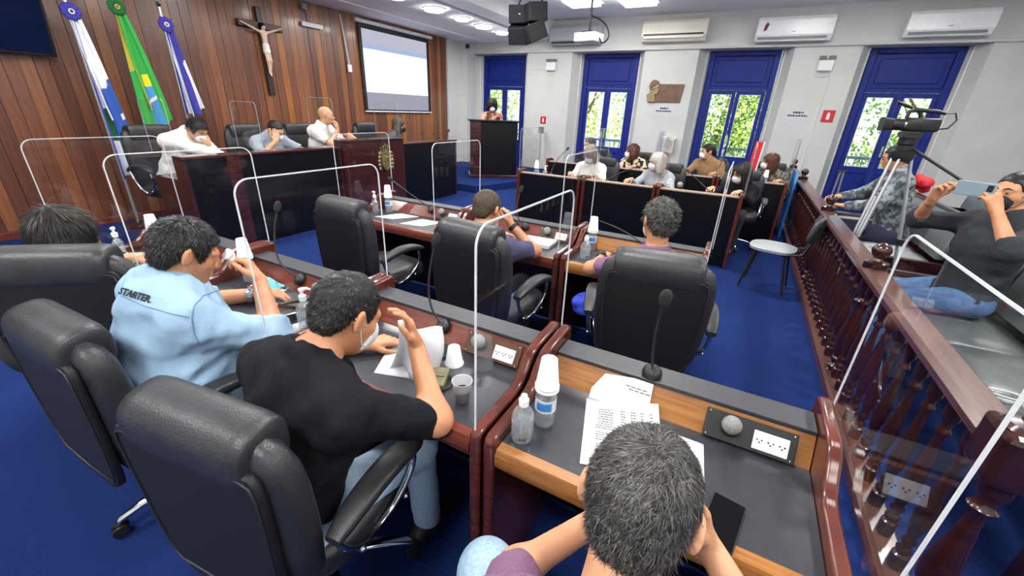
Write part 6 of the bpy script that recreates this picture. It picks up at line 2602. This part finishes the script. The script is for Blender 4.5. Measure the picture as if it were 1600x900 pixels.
# cable and black adapter on the near bench
t = thing('charger', 'black charger with a coiled white cable on the near bench', 'charger', (1.33, 2.42, 0.468), 0)
b = MB()
b.box((0.06, -0.12, 0.02), (0.09, 0.06, 0.04))
b.build('adapter', M_BLACKPLAST, t, bevel=0.006)
b = MB()
b.tube([(-0.09 + 0.0 * k, 0.12 - 0.012 * k, 0.01 + 0.004 * math.sin(k)) for k in range(4)] + [(-0.03 + 0.08 * math.cos(a), 0.0 + 0.04 * math.sin(a), 0.012 + 0.002 * a) for a in np.linspace(2, 12, 26)] + [(0.05, -0.09, 0.02)], 0.004, 6)
b.build('cable', M_WHITEPLAST, t, 60)
b = MB()
b.prism([(-0.05, 0.0), (0.05, 0.0), (0.07, 0.46), (-0.03, 0.46)], 'y', -0.008, 0.008)
o = b.build('red_pennant', mat('red_card', (186, 22, 34), 0.5))
o.location = (0.13, 6.72, 0.86)
tag(o, 'narrow red board standing before the third blue door', 'board')
b = MB()
b.box((0.062, -0.010, 0.23), (0.016, 0.006, 0.47), (0, 0.043, 0))
b.build('white_edge', M_PAPER, o)
# ------------------------------------------------------------------ the people
REL = (0.30, 0.45, 0.35)
GRIP = (0.7, 0.9, 0.6)
OPEN = (0.10, 0.20, 0.18)
R90 = math.pi / 2

# foreground: grey-haired man bowed over the desk, face in his hands
GB, gi = person('grey-haired man in a plum shirt bowed over the foreground desk', (-0.03, 0.10, 0.42), (-0.022, 0.510, 1.035), (0.02, 0.88, -0.46), M_SKIN_L, M_PURPLE, M_JEANS,
                neck=(-0.018, 0.372, 0.880), yaw=0.0, vox=0.0095, fine=0.0045, sleeve='short', hair=('short', M_HAIR_GREY, 20000, (0.017, 0.0009, 0.13, 0.55)), eyes=False, hs=0.97, roll=0.0, s=0.92, sw=0.165,
                arms={'R': ((0.095, 0.645, 0.868), (-0.35, 0.05, 0.9), (-0.8, -0.5, 0.0), REL, (1.0, 0.15, -0.75)), 'L': ((-0.100, 0.590, 0.845), (0.35, 0.05, 0.9), (0.8, -0.5, 0.0), REL, (-0.9, -0.1, -1.3))},
                knees={'R': V3((0.14, 0.62, 0.50)), 'L': V3((-0.335, 0.57, 0.53))}, feet={'R': V3((0.14, 0.66, 0.08)), 'L': V3((-0.34, 0.64, 0.08))}, girth=1.0)
# man in black, right elbow on the desk, hand raised to his brow
BB, bi = person('man in a black short-sleeved shirt with his hand raised to his brow', (-0.955, 0.45, 0.49), (-0.895, 0.700, 1.045), (0.16, 0.86, -0.50), M_SKIN, M_BLACKCLOTH, M_JEANS,
                neck=(-0.935, 0.575, 0.925), yaw=-0.08, vox=0.0105, fine=0.005, sleeve='half', hair=('crop', M_HAIR_BLACK, 9000), eyes=False, mask=M_MASKW, girth=1.22, belly=0.0, wrk=0.007, sw=0.20, s=0.94, hs=0.97,
                arms={'R': ((-0.770, 0.835, 0.915), (-0.22, -0.05, 0.97), (-0.55, -0.75, 0.1), (0.35, 0.35, 0.3), (0.8, 0.1, -0.9)), 'L': ((-1.10, 0.93, 0.755), (0.5, 0.85, 0), (0, 0, -1), REL, (-1, -0.2, -0.4))})
# man in light denim wiping his face
DB, di = person('heavy man in a light denim shirt wiping his face', (-1.70, 0.54, 0.49), (-1.715, 0.690, 1.070), (0.22, 0.86, -0.42), M_SKIN, M_DENIM, M_JEANS,
                neck=(-1.765, 0.605, 0.945), s=0.96, hs=0.98, yaw=-0.10, vox=0.011, fine=0.0055, sleeve='elbow', hair=('short', M_HAIR_BLACK, 8000), eyes=False, girth=1.42, belly=0.10, wrk=0.006, sw=0.205,
                arms={'R': ((-1.600, 0.860, 0.930), (-0.45, -0.10, 0.85), (-0.6, -0.6, 0.2), GRIP, (0.8, 0.1, -0.9)), 'L': ((-1.84, 0.97, 0.765), (0.75, 0.6, 0), (0, 0, -1), REL, (-1, -0.3, -0.4))})
band(di, DB, 'L', 'watch', M_CHROME, 0.90, 0.033)
S = Solid(0.015)
for k in range(4):
    S.ell((0.010 * math.cos(k * 2.1), 0.010 * math.sin(k * 2.1), 0.012 * k - 0.02), (0.016, 0.013, 0.014))
F, lo, vx, ax = S.field(0.005)
o = link_mesh('handkerchief', mesh_from('handkerchief', [nets(wrinkle(F, ax, 0.006, 150, 4), lo, vx)]), M_WHITECLOTH)
o.location = (-1.665, 0.805, 1.035)
tag(o, 'crumpled white tissue pressed to the denim man\'s face', 'tissue')
# lettering on the back yoke of the denim shirt
from mathutils.bvhtree import BVHTree
shirt_d = [c for c in DB.children if c.name.startswith('shirt')][0]
_me = shirt_d.data
_bvh = BVHTree.FromPolygons([v.co for v in _me.vertices], [tuple(p.vertices) for p in _me.polygons])
_o = Vector((0, 0, 1.6)) - Vector(di['org'])
_hit, _n, _, _ = _bvh.ray_cast(_o, (Vector((-1.885, 0.562, 0.902)) - Vector((0, 0, 1.6))).normalized())
_z = Vector((0, 0, 1))
_xa = _z.cross(_n).normalized()
_ya = _n.cross(_xa)
tx = text_obj('shirt_lettering', 'STARTER.', 0.032, mat('black_print', (22, 24, 30), 0.8), DB, (0, 0, 0), (0, 0, 0), extrude=0.0004, bold=0.0011, shear=0.15)
tx.matrix_local = Matrix.Translation(_hit + _n * 0.006) @ Matrix((_xa, _ya, _n)).transposed().to_4x4() @ Matrix.Rotation(math.radians(-7), 4, 'Z')
for _v in tx.data.vertices:
    _p = tx.matrix_local @ _v.co
    _h, _hn, _, _ = _bvh.ray_cast(_p + _n * 0.1, -_n)
    if _h is not None:
        _v.co = tx.matrix_local.inverted() @ (_h + _n * (0.0085 + _v.co.z))
def on_shirt(p):
    h, n, _, _ = _bvh.ray_cast(_o, (Vector(p) - Vector((0, 0, 1.6))).normalized())
    return None if h is None else h + n * 0.0015


for pts, nm in [([(-1.887, 0.521, 0.917), (-1.807, 0.548, 0.886), (-1.718, 0.584, 0.864), (-1.643, 0.618, 0.852)], 'yoke_seam'),
                ([(-1.572, 0.705, 0.952), (-1.624, 0.665, 0.928), (-1.646, 0.636, 0.893), (-1.643, 0.618, 0.852), (-1.624, 0.603, 0.803), (-1.596, 0.599, 0.765)], 'armhole_seam')]:
    dense = []
    for i in range(len(pts) - 1):
        for k in range(8):
            q = on_shirt(V3(pts[i]) + (V3(pts[i + 1]) - V3(pts[i])) * k / 8.0)
            if q is not None:
                dense.append(q)
    if len(dense) > 3:
        b = MB()
        b.tube(dense, 0.0016, 5)
        b.build(nm, mat('denim_seam', (92, 124, 156), 0.9), DB, 60)
# woman at the far left
WB, wi = person('woman with dark shoulder-length hair in a black jacket at the far left', (-2.70, 0.42, 0.49), (-2.615, 0.615, 0.990), (-0.15, 0.95, -0.25), M_SKIN_L, M_JACKET, M_DARKPANTS,
                neck=(-2.63, 0.545, 0.855), yaw=0.05, vox=0.012, sleeve='long', hair=('bob', M_HAIR_DARK, 5000), eyes=False, female=True, hs=1.04, sw=0.175,
                arms={'R': ((-2.36, 0.90, 0.765), (-0.5, 0.8, 0), (0, 0, -1), REL, (1, 0, -0.3)), 'L': ((-2.85, 0.88, 0.765), (0.3, 0.9, 0), (0, 0, -1), REL, (-1, 0, -0.3))})
# front row
MB2, mi2 = person('man with close-cropped hair in a slate shirt holding his hand to his face', (-1.26, 1.96, 0.50), (-1.315, 2.135, 1.025), (0.10, 0.92, -0.32), M_SKIN, M_NAVY, M_DARKPANTS,
                  neck=(-1.30, 2.055, 0.885), s=0.92, hs=0.96, yaw=0.05, vox=0.012, sleeve='short', hair=('crop', M_HAIR_CROP, 5000), eyes=False, girth=1.08,
                  arms={'R': ((-1.225, 2.275, 0.920), (-0.25, 0.0, 0.95), (-0.9, -0.2, 0.1), GRIP, (0.9, 0.1, -0.8)), 'L': ((-1.45, 2.50, 0.757), (0.6, 0.7, 0), (0, 0, -1), REL, (-1, 0, -0.4))})
band(mi2, MB2, 'R', 'watch', M_BLACKPLAST, 0.88, 0.031)
CB, ci = person('curly-haired man in a plum shirt and white mask at the amber desk', (-0.30, 2.17, 0.50), (-0.318, 2.265, 1.080), (-0.55, 0.83, -0.10), M_SKIN, M_PURPLE, M_JEANS_D,
                neck=(-0.305, 2.215, 0.900), s=0.86, hs=0.95, sw=0.155, yaw=0.25, vox=0.012, sleeve='short', hair=('curly', M_HAIR_GREY, 3500), mask=M_MASKW, eyes=False, glasses=True, girth=1.05,
                arms={'L': ((-0.64, 2.45, 0.765), (-0.1, 0.95, 0), (0, 0, -1), REL, (-1, -0.4, -0.5)), 'R': ((-0.18, 2.55, 0.76), (-0.4, 0.9, 0), (0, 0, -1), REL, (1, 0, -0.4))})
band(ci, CB, 'L', 'watch', M_BLACKPLAST, 0.88, 0.031)

# dais, facing the room (+x)
VX = 0.016
person('man in a white jacket on the dais with his mask lowered, looking down', (-5.82, 2.42, 0.66), (-5.44, 2.63, 1.245), (0.86, 0.20, -0.55), M_SKIN_L, M_WHITECLOTH, M_DARKPANTS, neck=(-5.58, 2.56, 1.185), girth=1.1, yaw=-R90 + 0.15, vox=VX,
       sleeve='long', hair=('short', M_HAIR_BLACK, 1500, (0.035, 0.0022, 0.35, 0.5)), mask=M_MASKW,
       arms={'L': ((-5.36, 2.66, 1.10), (-0.2, -0.3, 0.9), (-0.7, 0, 0.2), GRIP, (0.3, 0.6, -1)), 'R': ((-5.20, 2.86, 0.93), (0.3, 0.9, -0.1), (0, 0, -1), REL, (0.2, -0.8, -0.6))})
person('man in a grey T-shirt on the dais with his fingers at his forehead', (-5.76, 3.48, 0.62), (-5.46, 3.56, 1.215), (0.88, 0.10, -0.50), M_SKIN_L, M_GREYCLOTH, M_DARKPANTS, neck=(-5.58, 3.55, 1.13), yaw=-R90, vox=VX,
       sleeve='short', hair=('crop', M_HAIR_DARK, 1200), mask=M_MASKW, girth=1.1,
       arms={'R': ((-5.32, 3.44, 1.10), (-0.15, 0.35, 0.9), (-0.8, 0.3, 0.1), OPEN, (0.3, -0.7, -0.8)), 'L': ((-5.22, 3.76, 0.93), (0.6, 0.5, -0.3), (0, 0, -1), REL, (0.2, 0.9, -0.5))})
person('balding man in a white polo on the dais resting his chin on his hand', (-5.74, 4.26, 0.62), (-5.50, 4.40, 1.405), (0.62, 0.76, -0.12), M_SKIN_L, M_WHITECLOTH, M_DARKPANTS, neck=(-5.56, 4.35, 1.255), yaw=-R90 + 0.3, vox=VX,
       sleeve='short', hair=None, girth=1.08,
       arms={'R': ((-5.36, 4.46, 1.22), (-0.15, 0.1, 0.95), (-0.6, -0.5, 0), GRIP, (0.4, -0.3, -1)), 'L': ((-5.32, 4.72, 1.08), (-0.1, -0.9, 0.3), (-1, 0, 0), REL, (0.3, 0.8, -0.7))})
person('person with brown hair and a black mask on the dais under the screen', (-5.76, 5.72, 0.54), (-5.52, 5.93, 1.245), (0.75, 0.64, -0.12), M_SKIN_L, mat('charcoal_cloth', (70, 74, 82), 0.9), M_DARKPANTS, neck=(-5.58, 5.87, 1.10), yaw=-R90 + 0.4, vox=VX,
       sleeve='long', hair=('bob', M_HAIR_CROP, 900), mask=M_MASKK, female=True)
# speaker at the lectern, standing
person('woman with a dark afro and white mask speaking behind the lectern', (-5.33, 8.80, 0.97), (-5.22, 8.62, 1.625), (0.62, -0.78, -0.05), M_SKIN_D, mat('floral_cloth', (206, 168, 150), 0.9, col2=(170, 96, 80), scale=14, ramp=(0.45, 0.55)), M_DARKPANTS,
       neck=(-5.26, 8.68, 1.48), yaw=-2.45, vox=VX, stand=True, sleeve='half', hair=('afro', M_HAIR_DARK, 1500), mask=M_MASKW, female=True, s=0.95,
       knees={'R': V3((-5.40, 8.76, 0.55)), 'L': V3((-5.27, 8.86, 0.55))}, feet={'R': V3((-5.40, 8.78, 0.22)), 'L': V3((-5.27, 8.88, 0.22))},
       arms={'R': ((-5.20, 8.42, 1.42), (0.1, -0.2, 0.9), (0.5, -0.4, 0), GRIP, None), 'L': ((-5.02, 8.58, 1.36), (0.3, -0.5, 0.5), (0.2, -0.4, -0.5), REL, None)})
M_ZEBRA = mat('black_and_cream_print', (30, 28, 30), 0.9, col2=(214, 196, 164), scale=16, ramp=(0.47, 0.53), detail=1.0)
M_CAMO = mat('camouflage_cloth', (66, 72, 76), 0.9, col2=(132, 142, 148), scale=16, ramp=(0.44, 0.56), detail=2.0)
M_OLIVEP = mat('olive_grey_print', (66, 66, 60), 0.9, col2=(120, 120, 104), scale=26, ramp=(0.45, 0.55))
# witness rows, facing us (-y)
PI = math.pi
person('woman with ash-blond hair in a white top, first witness row', (-1.90, 6.08, 0.48), (-1.93, 5.92, 1.045), (-0.25, -0.80, -0.50), M_SKIN_L, M_WHITECLOTH, M_DARKPANTS, neck=(-1.925, 5.99, 0.905), yaw=PI, vox=VX, sleeve='half', hair=('bob', M_HAIR_BLOND, 1500), mask=M_MASKW, female=True, s=0.92, hs=0.98, sw=0.17,
       arms={'R': ((-2.10, 5.62, 0.80), (0.4, -0.8, 0), (0, 0, -1), REL), 'L': ((-1.75, 5.62, 0.80), (-0.4, -0.8, 0), (0, 0, -1), REL)})
person('white-haired woman in a grey top and mask, first witness row', (-0.95, 6.08, 0.48), (-1.00, 5.94, 1.02), (-0.80, -0.58, -0.08), M_SKIN_L, mat('soft_grey_knit', (148, 152, 158), 0.95, col2=(160, 164, 170), scale=80), M_DARKPANTS, neck=(-0.97, 5.99, 0.885), yaw=PI - 0.25, vox=VX, sleeve='long', hair=('bob', M_HAIR_WHITE, 1500), mask=M_MASKW, female=True, s=0.92, hs=0.98, sw=0.17,
       arms={'R': ((-1.25, 5.64, 0.80), (-0.3, -0.8, 0), (0, 0, -1), REL), 'L': ((-0.85, 5.62, 0.80), (-0.4, -0.8, 0), (0, 0, -1), REL)})
person('woman with long dark hair in black turned aside near the aisle', (0.06, 6.10, 0.46), (0.02, 5.96, 0.975), (-0.72, -0.62, -0.30), M_SKIN_L, M_BLACKCLOTH, M_DARKPANTS, neck=(0.035, 6.01, 0.835), yaw=PI - 0.2, vox=VX, sleeve='long', hair=('long', M_HAIR_DARK, 1500), mask=M_MASKW, female=True, s=0.92, hs=1.0, sw=0.17,
       arms={'R': ((-0.25, 5.70, 0.80), (-0.3, -0.8, 0), (0, 0, -1), REL), 'L': ((0.05, 5.62, 0.80), (-0.4, -0.8, 0), (0, 0, -1), REL)})
person('auburn-haired woman in a black and cream patterned blouse, rear row', (-1.62, 7.58, 0.46), (-1.69, 7.42, 1.01), (-0.92, -0.38, -0.02), M_SKIN_L, M_ZEBRA, M_DARKPANTS, neck=(-1.65, 7.47, 0.875), yaw=PI - 0.3, vox=VX, sleeve='half', hair=('bob', M_HAIR_RED, 1200), mask=M_MASKW, female=True, s=0.95, hs=0.98,
       arms={'R': ((-1.85, 7.14, 0.80), (0.5, -0.8, 0), (0, 0, -1), REL), 'L': ((-1.55, 7.12, 0.80), (-0.6, -0.7, 0), (0, 0, -1), REL)})
person('dark-haired person in a tan shirt with tied hair, rear row', (-0.44, 7.58, 0.50), (-0.52, 7.43, 1.095), (-0.88, -0.45, -0.05), M_SKIN_L, M_TANCLOTH, M_DARKPANTS, neck=(-0.47, 7.47, 0.955), yaw=PI - 0.3, vox=VX, sleeve='long', hair=('tied', M_HAIR_DARK, 1000), mask=M_MASKW, s=0.95, hs=0.98,
       arms={'R': ((-0.80, 7.16, 0.82), (0.3, -0.9, 0), (0, 0, -1), REL), 'L': ((-0.32, 7.12, 0.82), (-0.4, -0.8, 0), (0, 0, -1), REL)})
person('auburn-haired person in an olive print jacket by the railing end', (0.42, 7.58, 0.46), (0.36, 7.43, 1.02), (-0.94, -0.32, -0.05), M_SKIN_L, M_OLIVEP, M_DARKPANTS, neck=(0.40, 7.47, 0.88), yaw=PI - 0.3, vox=VX, sleeve='long', hair=('long', M_HAIR_RED, 1000), mask=M_MASKW, female=True, s=0.95, hs=0.98,
       arms={'R': ((0.10, 7.14, 0.80), (0.3, -0.9, 0), (0, 0, -1), REL), 'L': ((0.52, 7.12, 0.80), (-0.4, -0.8, 0), (0, 0, -1), REL)})
person('grey-haired person sitting behind the blond woman, rear row', (-2.46, 7.60, 0.46), (-2.46, 7.44, 1.06), (-0.5, -0.85, -0.1), M_SKIN, M_DARKPANTS, M_DARKPANTS, neck=(-2.46, 7.49, 0.92), yaw=PI, vox=VX, sleeve='long', hair=('short', M_HAIR_GREY, 800), mask=M_MASKW, s=0.92)
# gallery
person('person in camouflage seated behind the tripod', (1.52, 5.62, 0.54), (1.32, 5.55, 1.30), (-0.93, 0.10, -0.30), M_SKIN, M_CAMO, mat('navy_trousers', (34, 40, 62), 0.9), neck=(1.40, 5.57, 1.155), yaw=R90, vox=VX, sleeve='long', hair=('crop', M_HAIR_DARK, 900), girth=1.2, s=1.05,
       arms={'R': ((1.02, 5.78, 0.84), (-0.7, -0.5, 0), (0, 0, -1), REL, (0.3, 0.9, -0.5)), 'L': ((1.04, 5.44, 0.80), (-0.8, 0.4, 0), (0, 0, -1), REL, (0.3, -0.9, -0.5))})
PB, pinf = person('man in a charcoal sweater filming with a phone in the gallery', (1.46, 3.60, 0.58), (1.455, 3.60, 1.255), (-0.80, -0.58, -0.02), M_SKIN, mat('charcoal_knit', (36, 40, 46), 0.95, col2=(46, 50, 56), scale=90, bump=0.2), M_JEANS_D, neck=(1.50, 3.60, 1.10), yaw=R90 + 0.35, vox=0.013, sleeve='elbow',
       hair=('crop', M_HAIR_BLACK, 2500), mask=M_MASKK, girth=1.15, s=1.0,
       knees={'R': V3((1.12, 3.74, 0.50)), 'L': V3((1.10, 3.50, 0.50))}, feet={'R': V3((1.06, 3.70, 0.08)), 'L': V3((1.04, 3.40, 0.08))},
       arms={'R': ((1.12, 3.60, 1.18), (0.05, -0.35, 0.9), (0.5, -0.8, 0), (0.5, 0.7, 0.5), (0.1, 0.9, -0.8)), 'L': ((1.33, 3.36, 1.175), (-0.45, 0.1, 0.8), (-0.4, 0.9, 0.1), (0.5, 0.7, 0.5), (0.3, -0.8, -0.9))})
t = thing('smartphone', 'pale blue-grey phone held up by the man in charcoal', 'phone', (1.225, 3.42, 1.275), math.atan2(-0.20, 0.26) , 'phones')
b = MB()
b.box((0, 0, 0), (0.17, 0.010, 0.082))
b.build('casing', mat('blue_grey_case', (128, 146, 156), 0.3), t, bevel=0.004)
b = MB()
b.box((0.062, -0.006, 0.012), (0.026, 0.003, 0.036))
b.build('camera_bump', M_BLACKPLAST, t, bevel=0.003)
